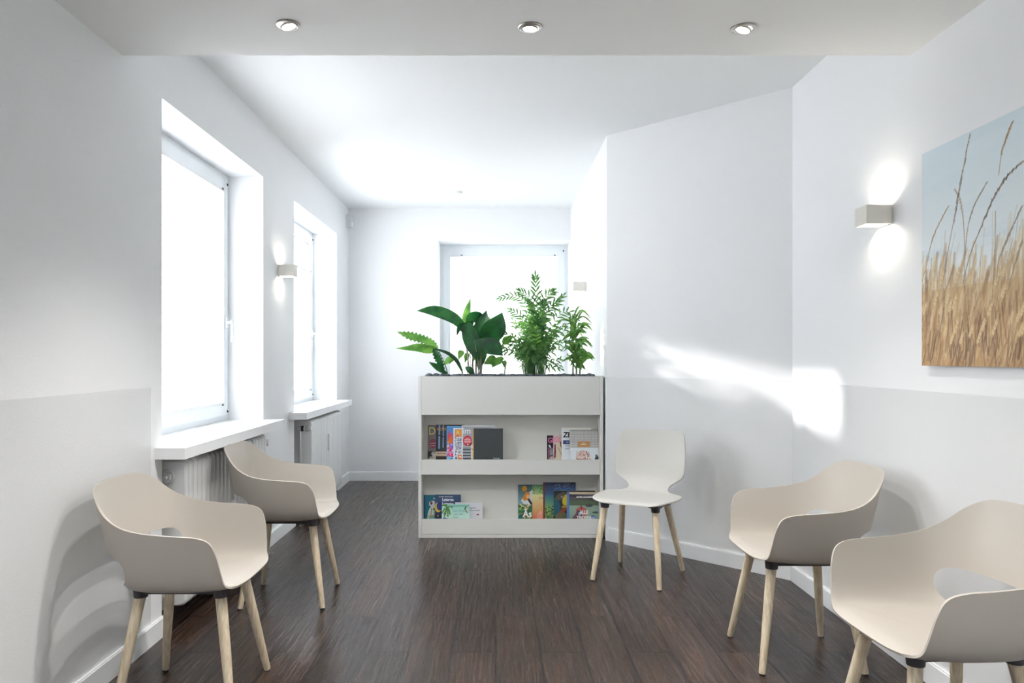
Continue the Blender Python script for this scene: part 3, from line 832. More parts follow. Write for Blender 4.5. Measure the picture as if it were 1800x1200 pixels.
# small heart-leaved plant behind
pS = thing('young_philodendron', 'small plant with pale heart shaped leaves between the fern and the broad leaves', 'plant', gp(798, 5.62))
for (cx, cy, tx, ty, wd, dd) in ((793, 628, 778, 643, .022, 5.62), (812, 616, 806, 632, .024, 5.64), (822, 620, 817, 638, .020, 5.66), (800, 626, 789, 640, .014, 5.60), (836, 622, 830, 638, .016, 5.62)):
    big_leaf(pS, None, [P3(cx, cy, dd), P3(cx * .7 + tx * .3, cy * .7 + ty * .3, dd - .01), P3(tx, ty, dd - .02)], [wd * .5, wd, .001], M_leafm, stalk=[gp(798 + (cx - 798) * .3, dd), P3(cx * .5 + 400, (cy + 650) / 2, dd), P3(cx, cy, dd)], r=.0022, n=12, fold=.2, stalk_m=M_stemp)

# broad-leaved plant (cast-iron plant look)
pB = thing('broad_leaved_plant', 'tall plant with large glossy dark green leaves standing left of the feathery palm', 'plant', gp(836, 5.56))
BL = [
 ([P3(818, 586, 5.55), P3(808, 569, 5.53), P3(790, 556, 5.50), P3(762, 547, 5.46), P3(733, 546, 5.42)], [.018, .034, .044, .040, .001], -.35, (826, 5.56), M_leafd),
 ([P3(824, 585, 5.60), P3(820, 563, 5.61), P3(822, 545, 5.62), P3(827, 524, 5.63)], [.010, .030, .024, .001], .2, (828, 5.60), M_leafm),
 ([P3(836, 612, 5.53), P3(842, 590, 5.52), P3(850, 566, 5.50), P3(855, 545, 5.49)], [.020, .060, .048, .001], .25, (838, 5.55), M_leafd),
 ([P3(846, 600, 5.50), P3(858, 590, 5.48), P3(872, 572, 5.46), P3(883, 549, 5.45)], [.020, .072, .078, .001], -.25, (846, 5.54), M_leafd),
 ([P3(834, 598, 5.47), P3(850, 603, 5.45), P3(868, 611, 5.43), P3(884, 625, 5.42)], [.002, .040, .062, .001], .15, (842, 5.52), M_leafd),
 ([P3(820, 568, 5.52), P3(826, 590, 5.50), P3(833, 612, 5.50), P3(837, 632, 5.51)], [.030, .058, .048, .003], .1, None, M_leafd),
 ([P3(832, 566, 5.55), P3(820, 571, 5.53), P3(808, 575, 5.50), P3(803, 590, 5.49)], [.015, .024, .022, .001], .5, (830, 5.55), M_leafd),
 ([P3(842, 602, 5.54), P3(845, 618, 5.54), P3(844, 634, 5.55), P3(841, 650, 5.56)], [.030, .046, .034, .003], 0, None, M_leafd),
 ([P3(849, 560, 5.57), P3(838, 556, 5.56), P3(828, 560, 5.55), P3(822, 572, 5.54)], [.026, .040, .040, .015], .3, (842, 5.57), M_leafd),
 ([P3(848, 606, 5.60), P3(856, 588, 5.61), P3(858, 570, 5.62), P3(860, 556, 5.62)], [.010, .030, .028, .001], .2, (844, 5.58), M_leafm),
 ([P3(818, 645, 5.46), P3(823, 648, 5.45), P3(828, 652, 5.45), P3(832, 659, 5.46)], [.004, .020, .022, .010], 0, None, M_leafd)]
for pts, wd, bk, st, mm in BL:
    stalk = None
    if st: stalk = [gp(st[0], st[1]), P3((st[0] * 1.3 + (pts[0].x / pts[0].y * F + 872) * .7) / 2, 632, st[1]), pts[0]]
    big_leaf(pB, None, pts, wd, mm, stalk=stalk, r=.0036, fold=.22, bank=bk, stalk_m=M_stemp, n=20)

bm = bmesh.new()
for (x0, x1, y1, dd) in ((822, 822, 606, 5.54), (826, 818, 600, 5.52), (829, 832, 610, 5.51), (833, 828, 605, 5.56), (836, 836, 616, 5.57), (840, 843, 620, 5.55), (843, 846, 606, 5.53), (846, 850, 610, 5.56)):
    a_ = gp(x0, dd) - pB.location; b_ = P3(x1, y1, dd) - pB.location; c_ = (a_ + b_) / 2 + Vector(((x0 - x1) * .0006, 0, 0))
    tube(bm, [a_, c_, b_], [.0042, .0036, .0032], 8)
link('stems', bm, M_stemp, pB, smooth=60)

# small pointed-leaf plant between broad leaves and palm
pC = thing('small_arrowhead_plant', 'low plant with a few pointed leaves between the broad leaves and the palm', 'plant', gp(886, 5.54))
for (cx, cy, tx, ty, wd, dd) in ((872, 630, 850, 640, .034, 5.5), (884, 628, 864, 646, .026, 5.48), (886, 634, 888, 647, .018, 5.5), (884, 604, 902, 590, .030, 5.56), (886, 608, 878, 616, .018, 5.58), (866, 624, 866, 646, .024, 5.55), (880, 560, 858, 568, .01, 5.6)):
    big_leaf(pC, None, [P3(cx, cy, dd), P3(cx * .6 + tx * .4, cy * .6 + ty * .4 - 1, dd - .01), P3(tx, ty, dd - .02)], [wd * .4, wd, .001], M_leafm, stalk=[gp(886 + (cx - 886) * .25, 5.54), P3((cx + 888) / 2 + 2, (cy + 652) / 2, dd), P3(cx, cy, dd)], r=.002, n=12, fold=.3)

# palm
random.seed(5)
palm = thing('parlour_palm', 'tall feathery palm with dense narrow leaflets in the right half of the planter', 'plant', gp(940, 5.56))
def frond(parent, pts, nl, ll, lw, m, spread=1.0, droop=0.25, tip=True):
    loc = parent.location
    pts = [p - loc for p in pts]
    bm = bmesh.new()
    sp = [catmull(pts, k / 14 * (len(pts) - 1)) for k in range(15)]
    tube(bm, sp, [0.0022 * (1 - .7 * k / 14) for k in range(15)], 5)
    for k in range(nl):
        f = 0.22 + 0.78 * k / (nl - 1)
        t = f * (len(pts) - 1)
        p = catmull(pts, t); d = (catmull(pts, min(t + .05, len(pts) - 1)) - catmull(pts, max(t - .05, 0))).normalized()
        side = d.cross(Vector((random.uniform(-.3, .3), -1, random.uniform(-.2, .5)))).normalized()
        up = side.cross(d).normalized()
        L = ll * (.58 + .42 * math.sin(math.pi * f)) * random.uniform(.85, 1.1)
        for s in (-1, 1):
            if k == nl - 1 and s == 1: continue
            dr = (side * s * spread + d * (random.uniform(.55, .95) + 1.1 * max(0, f - .7) / .3) + up * random.uniform(-.25, .25)).normalized()
            if k == nl - 1: dr = d
            q1 = p + dr * L * .5; q2 = p + dr * L + Vector((0, 0, -droop * L * random.uniform(.5, 1.3)))
            ribbon(bm, [p, q1, q2], [lw * .35, lw, .0003], (random.uniform(-.5, .5), -1, random.uniform(-.4, .6)), .2, 5, 0, 2)
    o = link('frond', bm, m, parent, smooth=60)
    return o
def arch(x0, y0, x1, y1, x2, y2, d_, spreadd=0.0):
    return [P3(x0, y0, d_), P3(x1, y1, d_ + spreadd * .5), P3(x2, y2, d_ + spreadd)]
big = [((943, 655, 942, 600, 943, 560, 941, 487), 24, .100, .0085), ((938, 655, 934, 590, 926, 540, 905, 520, 879, 524), 15, .065, .0065), ((945, 655, 950, 590, 962, 545, 985, 525), 14, .075, .0075),
       ((940, 655, 940, 600, 950, 560, 975, 540, 990, 520), 12, .07, .0075), ((950, 655, 960, 600, 978, 560, 1000, 548, 1020, 572), 14, .06, .0065), ((935, 655, 930, 600, 917, 560, 898, 545), 12, .07, .0065),
       ((940, 655, 944, 580, 936, 530, 914, 512), 14, .085, .0070), ((942, 655, 948, 580, 955, 530, 972, 512), 14, .085, .0070), ((941, 655, 940, 600, 938, 560, 930, 530), 15, .07, .0085), ((944, 655, 946, 600, 950, 560, 956, 530), 15, .07, .0085)]
for pts, nl, ll, lw in big:
    q = [P3(pts[i], pts[i + 1], 5.56 + random.uniform(-.05, .05) * (i > 0)) for i in range(0, len(pts), 2)]
    q[0] = gp(pts[0], 5.56)
    frond(palm, q, nl, ll, lw, M_leafp, .9, .15)
for k in range(84):
    a = random.uniform(-1, 1)
    bx_ = 940 + random.uniform(-16, 16); dd = 5.56 + random.uniform(-.06, .06)
    top = 532 + abs(a) * 26 + random.uniform(0, 74)
    ex = 944 + a * random.uniform(26, 72)
    ey = top + random.uniform(-6, 24)
    mid = (bx_ * .5 + ex * .5 - a * 10, top + 10 + (640 - top) * .25)
    d2 = max(5.42, min(5.72, dd + random.uniform(-.13, .13)))
    q = [gp(bx_, dd), P3(bx_ + a * 4, 618, dd), P3(mid[0], mid[1], (dd + d2) / 2), P3(ex, ey, d2)]
    frond(palm, q, random.randint(9, 12), random.uniform(.045, .068), random.uniform(.0050, .0068), M_leafp if random.random() < .7 else M_leafm, .9, .35)
bm = bmesh.new()
for k in range(16):
    x = 940 + (k - 7.5) * 2.3 + random.uniform(-1, 1); dd = 5.56 + random.uniform(-.05, .05)
    a_ = gp(x, dd) - palm.location; b_ = P3(x + (x - 940) * .5, 600 + random.uniform(-20, 15), dd) - palm.location
    tube(bm, [a_, a_.lerp(b_, .5), b_], [.0048, .004, .0028], 8)
link('stems', bm, M_stem, palm, smooth=60)

# dracaena-like plant at the right end
random.seed(9)
dr = thing('young_dracaena', 'bushy low plant with arching pointed leaves at the right end of the planter', 'plant', gp(1014, 5.54))
bm = bmesh.new()
for (x, yt, dd) in ((1007, 590, 5.55), (1013, 600, 5.52), (1019, 628, 5.53)):
    a_ = gp(x, dd) - dr.location; b_ = P3(x + 1, yt, dd) - dr.location; tube(bm, [a_, a_.lerp(b_, .5), b_], [.006, .005, .003], 8)
link('stems', bm, M_stem, dr, smooth=60)
def rosette(x, y, dd, n, L, wd, m, up=.3):
    for k in range(n):
        a = 2 * math.pi * k / n + random.uniform(-.3, .3)
        o = P3(x, y, dd); dv = Vector((math.cos(a), math.sin(a) * .75, 0)); l = L * random.uniform(.75, 1.15)
        mx_ = 0.735 - o.x
        if dv.x > 0 and dv.x * l > mx_: l = mx_ / dv.x
        q = [o, o + dv * l * .5 + Vector((0, 0, l * up)), o + dv * l + Vector((0, 0, l * (up - .30)))]
        big_leaf(dr, None, q, [wd * .4, wd, .001], m, n=9, fold=.25, normal=(dv.x * -.3, -.5, 1), name='leaf')
for k in range(64):
    f = (k + .5) / 64; y = 568 + 84 * f + random.uniform(-5, 5); x = 1006 + 10 * f + random.uniform(-5, 5)
    a = random.uniform(0, 2 * math.pi); L = random.uniform(.09, .16) * (1.05 - .2 * f); wd = random.uniform(.008, .013) + .008 * f
    o = P3(x, y, 5.53 + random.uniform(-.03, .03)); dv = Vector((math.cos(a), math.sin(a) * .7, 0))
    if dv.x > 0: L = min(L, (0.764 - o.x) / max(dv.x, .05))
    up = random.uniform(.25, .8)
    q = [o, o + dv * L * .5 + Vector((0, 0, L * up)), o + dv * L + Vector((0, 0, L * (up - random.uniform(.0, .45))))]
    if q[2].z < GZ + .012: q[2].z = GZ + .012
    big_leaf(dr, None, q, [wd * .4, wd, .001], random.choice([M_leafo, M_leafo, M_leafp, M_leafm]), n=9, fold=.3, normal=(dv.x * -.3, -.7, .8), bank=random.uniform(-.4, .4), name='leaf')

# ------------------------------------------------------------------ printed matter
def canvas_arr(w_, h_, res): return np.zeros((max(2, int(round(h_ / res)) + 1), max(2, int(round(w_ / res)) + 1), 3))
class Art:
    """a small colour raster in unit coordinates, u right, v up"""
    def __init__(s, w_, h_, res, base):
        s.w, s.h = w_, h_; s.a = canvas_arr(w_, h_, res); s.a[:] = np.array(base) / 255
        H, W_ = s.a.shape[:2]; s.U, s.V = np.meshgrid(np.linspace(0, 1, W_), np.linspace(0, 1, H))
    def put(s, m, c, k=1.0):
        m = np.clip(m, 0, 1)[..., None] * k; s.a = s.a * (1 - m) + (np.array(c) / 255) * m
    def rect(s, u0, u1, v0, v1, c, k=1.0): s.put(((s.U >= u0) & (s.U <= u1) & (s.V >= v0) & (s.V <= v1)).astype(float), c, k)
    def ell(s, u, v, ru, rv, c, k=1.0): s.put((((s.U - u) / ru) ** 2 + ((s.V - v) / rv) ** 2 <= 1).astype(float), c, k)
    def grad(s, v0, v1, c0, c1):
        t = np.clip((s.V - v0) / (v1 - v0), 0, 1)[..., None]; m = ((s.V >= v0) & (s.V <= v1))[..., None]
        s.a = np.where(m, (np.array(c0) * (1 - t) + np.array(c1) * t) / 255, s.a)
    def poly(s, pts, c, k=1.0):
        ins = np.zeros(s.U.shape, bool); n = len(pts); j = n - 1
        for i in range(n):
            xi, yi = pts[i]; xj, yj = pts[j]
            cnd = ((yi > s.V) != (yj > s.V)) & (s.U < (xj - xi) * (s.V - yi) / ((yj - yi) or 1e-9) + xi); ins ^= cnd; j = i
        s.put(ins.astype(float), c, k)
    def line(s, pts, r, c, k=1.0):
        X, Y = s.U * s.w, s.V * s.h
        for (u0, v0, u1, v1) in [(*a, *b_) for a, b_ in zip(pts, pts[1:])]:
            x0, y0, x1, y1 = u0 * s.w, v0 * s.h, u1 * s.w, v1 * s.h
            H, W_ = s.a.shape[:2]
            i0 = max(0, int((min(x0, x1) - 2 * r) / s.w * (W_ - 1))); i1 = min(W_, int((max(x0, x1) + 2 * r) / s.w * (W_ - 1)) + 2)
            j0 = max(0, int((min(y0, y1) - 2 * r) / s.h * (H - 1))); j1 = min(H, int((max(y0, y1) + 2 * r) / s.h * (H - 1)) + 2)
            if i0 >= i1 or j0 >= j1: continue
            xs, ys = X[j0:j1, i0:i1], Y[j0:j1, i0:i1]
            dx, dy = x1 - x0, y1 - y0; q = dx * dx + dy * dy or 1e-9
            t = np.clip(((xs - x0) * dx + (ys - y0) * dy) / q, 0, 1)
            d = np.hypot(xs - x0 - t * dx, ys - y0 - t * dy)
            m = np.clip(1.5 - d / r, 0, 1)[..., None] * k
            s.a[j0:j1, i0:i1] = s.a[j0:j1, i0:i1] * (1 - m) + np.array(c) / 255 * m
    def speck(s, u0, u1, v0, v1, cols, n, r, rs):
        for _ in range(n):
            u, v = rs.uniform(u0, u1), rs.uniform(v0, v1); s.ell(u, v, r / s.w * rs.uniform(.5, 1.4), r / s.h * rs.uniform(.5, 1.4), cols[rs.integers(len(cols))], .9)

def printed(name, art, thick, m_front, m_side, res_dir='y'):
    """block of w x thick x h standing on z=0, printed face towards -y"""
    H, W_ = art.a.shape[:2]
    xs = np.linspace(-art.w / 2, art.w / 2, W_); zs = np.linspace(0, art.h, H)
    X, Z = np.meshgrid(xs, zs)
    v = np.stack([X.ravel(), np.full(X.size, -thick / 2), Z.ravel()], 1)
    idx = np.arange(H * W_).reshape(H, W_)
    f = np.stack([idx[:-1, :-1].ravel(), idx[:-1, 1:].ravel(), idx[1:, 1:].ravel(), idx[1:, :-1].ravel()], 1)
    n0 = len(v); hw = art.w / 2
    ext = [(-hw, -thick / 2, 0), (hw, -thick / 2, 0), (hw, -thick / 2, art.h), (-hw, -thick / 2, art.h), (-hw, thick / 2, 0), (hw, thick / 2, 0), (hw, thick / 2, art.h), (-hw, thick / 2, art.h)]
    v = np.vstack([v, ext])
    sf = [[n0 + i for i in q] for q in ((5, 4, 7, 6), (4, 0, 3, 7), (1, 5, 6, 2), (3, 2, 6, 7), (4, 5, 1, 0))]
    me = bpy.data.meshes.new(name)
    me.from_pydata([], [], []) if False else None
    nf = len(f) + len(sf)
    me.vertices.add(len(v)); me.vertices.foreach_set('co', v.astype(np.float32).ravel())
    loops = np.concatenate([f.ravel(), np.array(sf).ravel()]).astype(np.int32)
    me.loops.add(len(loops)); me.loops.foreach_set('vertex_index', loops)
    me.polygons.add(nf); me.polygons.foreach_set('loop_start', np.arange(0, nf * 4, 4, dtype=np.int32))
    mi = np.zeros(nf, np.int32); mi[len(f):] = 1
    me.polygons.foreach_set('material_index', mi)
    me.update(calc_edges=True); me.validate()
    ca = me.color_attributes.new('print', 'FLOAT_COLOR', 'POINT')
    c = np.ones((len(v), 4), np.float32); c[:n0, :3] = s2l(np.clip(art.a, 0, 1)).reshape(-1, 3)
    ca.data.foreach_set('color', c.ravel())
    me.materials.append(m_front); me.materials.append(m_side)
    o = bpy.data.objects.new(name, me); COL.objects.link(o)
    return o

TXT = {}
def text(parent, s, x, z, size, col, y=-0.0, bold=0.0, name='lettering', sx=1.0, align='LEFT', shear=0.0):
    key = tuple(col)
    if key not in TXT: TXT[key] = mat('ink_%02x%02x%02x' % key, rgb(*col), 0.5)
    cu = bpy.data.curves.new('t', 'FONT'); cu.body = s; cu.size = size; cu.offset = bold; cu.extrude = 0.0002; cu.align_x = align; cu.shear = shear; cu.resolution_u = 3
    to = bpy.data.objects.new('t', cu); COL.objects.link(to)
    dg = bpy.context.evaluated_depsgraph_get(); dg.update()
    me = bpy.data.meshes.new_from_object(to.evaluated_get(dg)); bpy.data.objects.remove(to)
    me.transform(Matrix.Translation((x, y, z)) @ Matrix.Rotation(math.pi / 2, 4, 'X') @ Matrix.Diagonal((sx, 1, 1, 1)))
    me.materials.clear(); me.materials.append(TXT[key])
    o = bpy.data.objects.new(name, me); COL.objects.link(o); o.parent = parent
    return o

rs = np.random.default_rng(3)
DB = 5.5
def place(o, x0, x1, zf, order, n_before, label, cat, group, lean=0.03, yb=None):
    X = ((x0 + x1) / 2 - 872) * DB * PS
    X = min(max(X, SX0 + tp + .002 + (x1 - x0) / 2 * DB * PS), SX1 - tp - .002 - (x1 - x0) / 2 * DB * PS)
    yb = SY + 0.150 - order * 0.0135
    o.location = (X, yb - 0.004, zf + 0.0005); o.rotation_euler = (-lean, 0, 0)
    tag(o, label, cat, group); return o
def size(x0, x1, ytop, zf):
    return ((x1 - x0) * DB * PS, 1.27 - (ytop - 629) * DB * PS - zf)
Z1, Z2 = 0.485, 0.062
G1, G2, G3, G4 = 'magazines on the upper shelf, left stack', 'magazines on the upper shelf, right stack', 'picture books on the lower shelf, left stack', 'picture books on the lower shelf, right stack'
TH = 0.006
def mag(x0, x1, yt, zf, order, base, label, group, name='magazine', th=TH):
    w_, h_ = size(x0, x1, yt, zf); return Art(w_, h_, 0.0014, base)
def fin(A, x0, x1, zf, order, label, group, name='magazine', cat='magazine', th=TH):
    o = printed(name, A, th, M_print, M_paper); place(o, x0, x1, zf, order, 0, label, cat, group); return o
yt_ = -TH / 2 - 0.0004

# --- upper left
A = mag(751, 800, 748, Z1, 0, (128, 118, 114), '', G1)
A.ell(.20, .55, .14, .115, (142, 62, 82)); A.line([(.1, .56), (.3, .56)], .002, (220, 190, 195)); A.line([(.1, .5), (.28, .5)], .002, (220, 190, 195)); A.rect(0, .34, 0, .37, (60, 58, 58)); A.speck(0, .34, .02, .35, [(200, 200, 195), (40, 40, 42), (120, 110, 100), (225, 220, 205)], 50, .010, rs); A.ell(.15, .13, .16, .07, (224, 218, 205)); A.ell(.14, .14, .05, .02, (60, 55, 50))
o = fin(A, 751, 800, Z1, 0, 'magazine with a large yellow D in its title, leftmost on the upper shelf', G1); text(o, 'D', -A.w / 2 + .006, A.h - .068, .078, (232, 222, 130), yt_, 0, 'title', 0.92)
A = mag(766, 816, 747, Z1, 1, (40, 36, 38), '', G1)
A.rect(.0, .42, .38, 1, (38, 44, 58)); A.line([(.12, .98), (.11, .44)], .006, (150, 180, 215)); A.line([(.26, .98), (.25, .46)], .004, (150, 180, 215)); A.line([(0, .76), (.4, .70)], .003, (20, 20, 25)); A.poly([(.42, .36), (.47, .55), (.56, .72), (.7, .8), (.7, .36)], (196, 186, 180)); A.rect(.0, .6, .25, .36, (214, 190, 162)); A.line([(.05, .31), (.5, .31)], .003, (150, 120, 95)); A.rect(0, 1, 0, .25, (66, 52, 44)); A.line([(.05, .16), (.3, .16)], .002, (160, 150, 140)); A.line([(.05, .11), (.25, .11)], .002, (160, 150, 140)); A.line([(.04, .03), (.35, .03)], .004, (235, 235, 230))
o = fin(A, 766, 816, Z1, 1, 'dark magazine with a pale curved sail shape and orange title letters', G1); text(o, 'echt', -A.w / 2 + .006, A.h - .040, .038, (214, 160, 96), yt_, 0, 'title')
A = mag(785, 832, 749, Z1, 2, (84, 156, 226), '', G1)
A.poly([(.03, .62), (.05, .78), (.1, .92), (.12, .8), (.2, .85), (.25, .7), (.22, .58), (.12, .54)], (226, 78, 116)); A.poly([(.02, .6), (.1, .72), (.2, .76), (.22, .6), (.12, .55)], (236, 120, 50)); A.ell(.06, .49, .06, .035, (232, 110, 60)); A.ell(.2, .50, .1, .05, (176, 120, 214)); A.ell(.12, .41, .13, .045, (228, 60, 150)); A.rect(0, .3, .3, .37, (200, 170, 225)); A.line([(.08, .29), (.22, .29)], .012, (236, 40, 140)); A.rect(0, .3, .12, .24, (120, 200, 235)); A.ell(.15, .12, .12, .04, (40, 110, 190)); A.ell(.17, .04, .15, .04, (240, 60, 130)); A.speck(0, .3, .1, .6, [(250, 250, 250), (60, 60, 160), (250, 180, 90)], 30, .005, rs)
A.rect(0, .02, 0, 1, (150, 205, 245)); A.rect(0, 1, .975, 1, (120, 190, 240))
o = fin(A, 785, 832, Z1, 2, 'bright blue magazine with pink and orange flame drawing', G1)
A = mag(797, 845, 752, Z1, 3, (240, 240, 242), '', G1)
A.rect(.05, .95, .02, .97, (206, 208, 216)); A.rect(.06, .33, .77, .96, (232, 160, 60)); A.ell(.16, .88, .05, .06, (240, 200, 120)); A.ell(.16, .8, .05, .04, (214, 120, 120)); A.speck(.06, .32, .3, .76, [(245, 245, 248), (80, 90, 120), (180, 190, 205), (235, 238, 245)], 60, .006, rs)
for k in range(6): A.line([(.08, .72 - k * .045), (.30, .72 - k * .045)], .002, (110, 120, 140))
A.rect(.18, .33, .2, .31, (232, 120, 40)); A.ell(.25, .26, .04, .03, (250, 230, 190)); A.ell(.1, .23, .03, .03, (90, 80, 120)); A.line([(.08, .15), (.3, .16)], .004, (236, 200, 190)); A.ell(.2, .06, .14, .06, (190, 118, 80)); A.speck(.07, .32, .02, .11, [(230, 190, 150), (120, 70, 50)], 16, .006, rs)
o = fin(A, 797, 845, Z1, 3, 'white-edged magazine with an orange masthead block and small orange square', G1)
A = mag(812, 870, 747, Z1, 4, (238, 240, 243), '', G1)
A.rect(.03, .97, .0, .97, (168, 174, 182)); A.ell(.17, .63, .135, .125, (206, 40, 56)); 
for k, hw in enumerate((.05, .09, .10, .08)): A.line([(.17 - hw, .69 - k * .035), (.17 + hw, .69 - k * .035)], .0025, (248, 225, 225))
A.ell(.18, .54, .02, .018, (250, 240, 240)); A.rect(.03, .4, .0, .47, (140, 152, 160))
for k in range(6): A.line([(.05, .42 - k * .07), (.27, .42 - k * .07)], .005, (70, 80, 86)); A.line([(.05, .385 - k * .07), (.25, .385 - k * .07)], .002, (225, 230, 232))
A.poly([(.27, .5), (.33, .62), (.36, .5), (.33, .05), (.28, .1)], (228, 224, 218)); A.line([(.25, .52), (.31, .57)], .003, (40, 40, 44)); A.line([(.30, .45), (.36, .38)], .002, (90, 70, 60))
A.line([(.3, .15), (.2, .03)], .008, (225, 225, 220))
o = fin(A, 812, 870, Z1, 4, 'silver magazine with a white letter m and a round red badge', G1); text(o, 'im', -A.w / 2 + .004, A.h - .060, .062, (244, 245, 248), yt_, .001, 'title')
A = mag(831, 884, 752, Z1, 5, (56, 60, 62), '', G1); A.rect(0, .035, 0, 1, (206, 160, 82)); A.rect(.035, 1, 0, 1, (54, 60, 62))
o = fin(A, 831, 884, Z1, 5, 'plain charcoal magazine with a gold spine, in front of the red-badge one', G1); text(o, 'Wohnen', A.w / 2 - .072, .062, .014, (225, 225, 222), yt_)
# --- upper right
A = mag(962, 1004, 766, Z1, 0, (30, 26, 34), '', G2)
A.rect(.05, .1, .1, .6, (170, 80, 130)); A.ell(.2, .5, .09, .1, (120, 135, 130)); A.rect(.12, .3, .35, .5, (140, 150, 145)); A.line([(.1, .67), (.14, .62)], .006, (230, 220, 230)); A.ell(.22, .15, .14, .2, (168, 160, 146)); A.line([(.14, .34), (.3, .34)], .003, (20, 20, 20)); A.line([(.2, .3), (.22, .02)], .004, (205, 198, 180))
o = fin(A, 962, 1004, Z1, 0, 'narrow visible black magazine with pink title letters', G2); text(o, 'GLAMOUR', -A.w / 2 + .007, A.h - .052, .050, (240, 120, 180), yt_, .001, 'title', .8)
A = mag(973, 1014, 765, Z1, 1, (222, 196, 190), '', G2)
A.rect(0, 1, .7, 1, (210, 190, 186)); A.poly([(.05, .7), (.1, .7), (.12, .3), (.02, .25)], (120, 40, 84)); A.poly([(.13, .75), (.35, .72), (.6, .4), (.6, 0), (.2, 0), (.1, .3)], (218, 204, 176)); A.line([(.2, .6), (.4, .3)], .003, (170, 150, 120)); A.line([(.3, .7), (.42, .5)], .003, (120, 60, 50)); A.line([(.15, .12), (.3, .04)], .006, (40, 34, 32)); A.line([(.2, .2), (.5, .2)], .002, (140, 110, 90)); A.rect(.3, .5, .72, .78, (120, 40, 46))
o = fin(A, 973, 1014, Z1, 1, 'pale pink magazine with a cream knitwear photo and pink title', G2); text(o, 'GLAMOUR', -A.w / 2 + .004, A.h - .050, .050, (238, 130, 170), yt_, .001, 'title', .85)
A = mag(998, 1051, 752.5, Z1, 2, (188, 186, 180), '', G2); A.rect(.9, 1, 0, 1, (176, 172, 166))
o = fin(A, 998, 1051, Z1, 2, 'grey magazine showing only its top edge behind the dotted cover', G2)
A = mag(987, 1039, 751.5, Z1, 3, (226, 232, 236), '', G2)
A.rect(.05, .27, .58, .68, (52, 74, 122)); A.ell(.2, .63, .05, .02, (130, 150, 190)); A.rect(0, 1, .95, 1, (236, 232, 224)); A.rect(0, .015, 0, 1, (244, 244, 242))
o = fin(A, 987, 1039, Z1, 3, 'white magazine with a bold black title and a small blue picture', G2); text(o, 'ZEIT', -A.w / 2 + .010, A.h - .068, .052, (24, 24, 26), yt_, .0016, 'title', .95, shear=.15); text(o, 'Mut zu\ngegen', -A.w / 2 + .026, A.h - .135, .017, (70, 74, 78), yt_)
A = mag(1002, 1052, 755, Z1, 4, (226, 234, 238), '', G2)
H_, W__ = A.a.shape[:2]
pu = A.U * A.w / .0064; pv = A.V * A.h / .0076
dots = ((np.abs(((pu + (np.floor(pv) % 2) * .5) % 1) - .5) < .30) & (np.abs((pv % 1) - .5) < .34))
A.rect(0, 1, .53, 1, (222, 220, 216)); A.put((dots & (A.V > .53)).astype(float), (104, 104, 112)); A.rect(0, 1, .985, 1, (120, 112, 104)); A.rect(.985, 1, .53, 1, (130, 118, 104))
A.rect(.28, .71, .54, .70, (188, 140, 88)); A.line([(.4, .62), (.57, .62)], .003, (240, 232, 215)); A.line([(.46, .66), (.52, .66)], .0015, (235, 225, 205))
A.ell(.46, .33, .24, .13, (214, 190, 182)); A.rect(.22, .74, .18, .24, (150, 96, 76)); A.rect(.22, .76, .24, .29, (236, 224, 212)); A.rect(.2, .76, .10, .18, (214, 176, 156)); A.speck(.24, .70, .20, .42, [(120, 60, 70), (240, 226, 218), (180, 120, 120), (236, 220, 214)], 70, .0045, rs); A.speck(.2, .74, .08, .22, [(120, 64, 50), (235, 205, 190)], 30, .005, rs); A.ell(.95, .18, .08, .14, (60, 72, 80)); A.ell(.93, .32, .04, .03, (90, 104, 112))
o = fin(A, 1002, 1052, Z1, 5, 'cake magazine with a dotted grey upper half and tan label', G2)
# --- lower left
A = mag(743, 785, 871, Z2, 0, (36, 118, 144), '', G3)
A.rect(0, .06, 0, 1, (46, 90, 112)); A.ell(.38, .70, .16, .10, (226, 230, 236)); A.ell(.32, .72, .05, .06, (110, 50, 46)); A.ell(.44, .25, .28, .40, (210, 224, 210)); A.ell(.44, .12, .25, .2, (96, 168, 196)); A.line([(.3, .3), (.34, .55)], .002, (90, 80, 60)); A.line([(.22, .28), (.45, .28)], .005, (190, 160, 100)); A.speck(.2, .5, .0, .2, [(200, 200, 180), (90, 140, 110), (60, 110, 150)], 24, .006, rs); A.ell(.44, .52, .05, .03, (30, 32, 60)); A.rect(.4, .6, .86, .9, (200, 220, 225))
o = fin(A, 743, 785, Z2, 0, 'teal picture book with a round boat scene, leftmost on the lower shelf', G3, 'picture_book', 'book')
A = mag(764, 810, 870, Z2, 1, (62, 86, 124), '', G3)
A.rect(0, 1, 0, .5, (48, 60, 92)); A.ell(.13, .58, .14, .16, (232, 206, 84)); A.ell(.19, .62, .12, .14, (52, 60, 140)); A.ell(.12, .3, .02, .03, (236, 200, 120)); A.ell(.9, .70, .05, .05, (110, 150, 90))
o = fin(A, 764, 810, Z2, 1, 'dark blue picture book with a yellow crescent moon and white Laterne title', G3, 'picture_book', 'book'); text(o, 'Laterne\nLaterne', -A.w / 2 + .052, A.h - .046, .030, (238, 240, 244), yt_, .0012, 'title', .9); text(o, 'Mira Muhn  Barbara Cantini', -A.w / 2 + .030, A.h - .018, .009, (238, 240, 244), yt_, .0003)
A = mag(800, 848, 883, Z2, 2, (224, 226, 232), '', G3)
A.ell(.83, .47, .05, .03, (170, 60, 50)); A.ell(.74, .16, .07, .09, (214, 186, 66)); A.ell(.72, .2, .03, .05, (150, 150, 70)); A.speck(.5, .95, .02, .2, [(130, 120, 120), (180, 120, 90), (120, 140, 170)], 14, .004, rs)
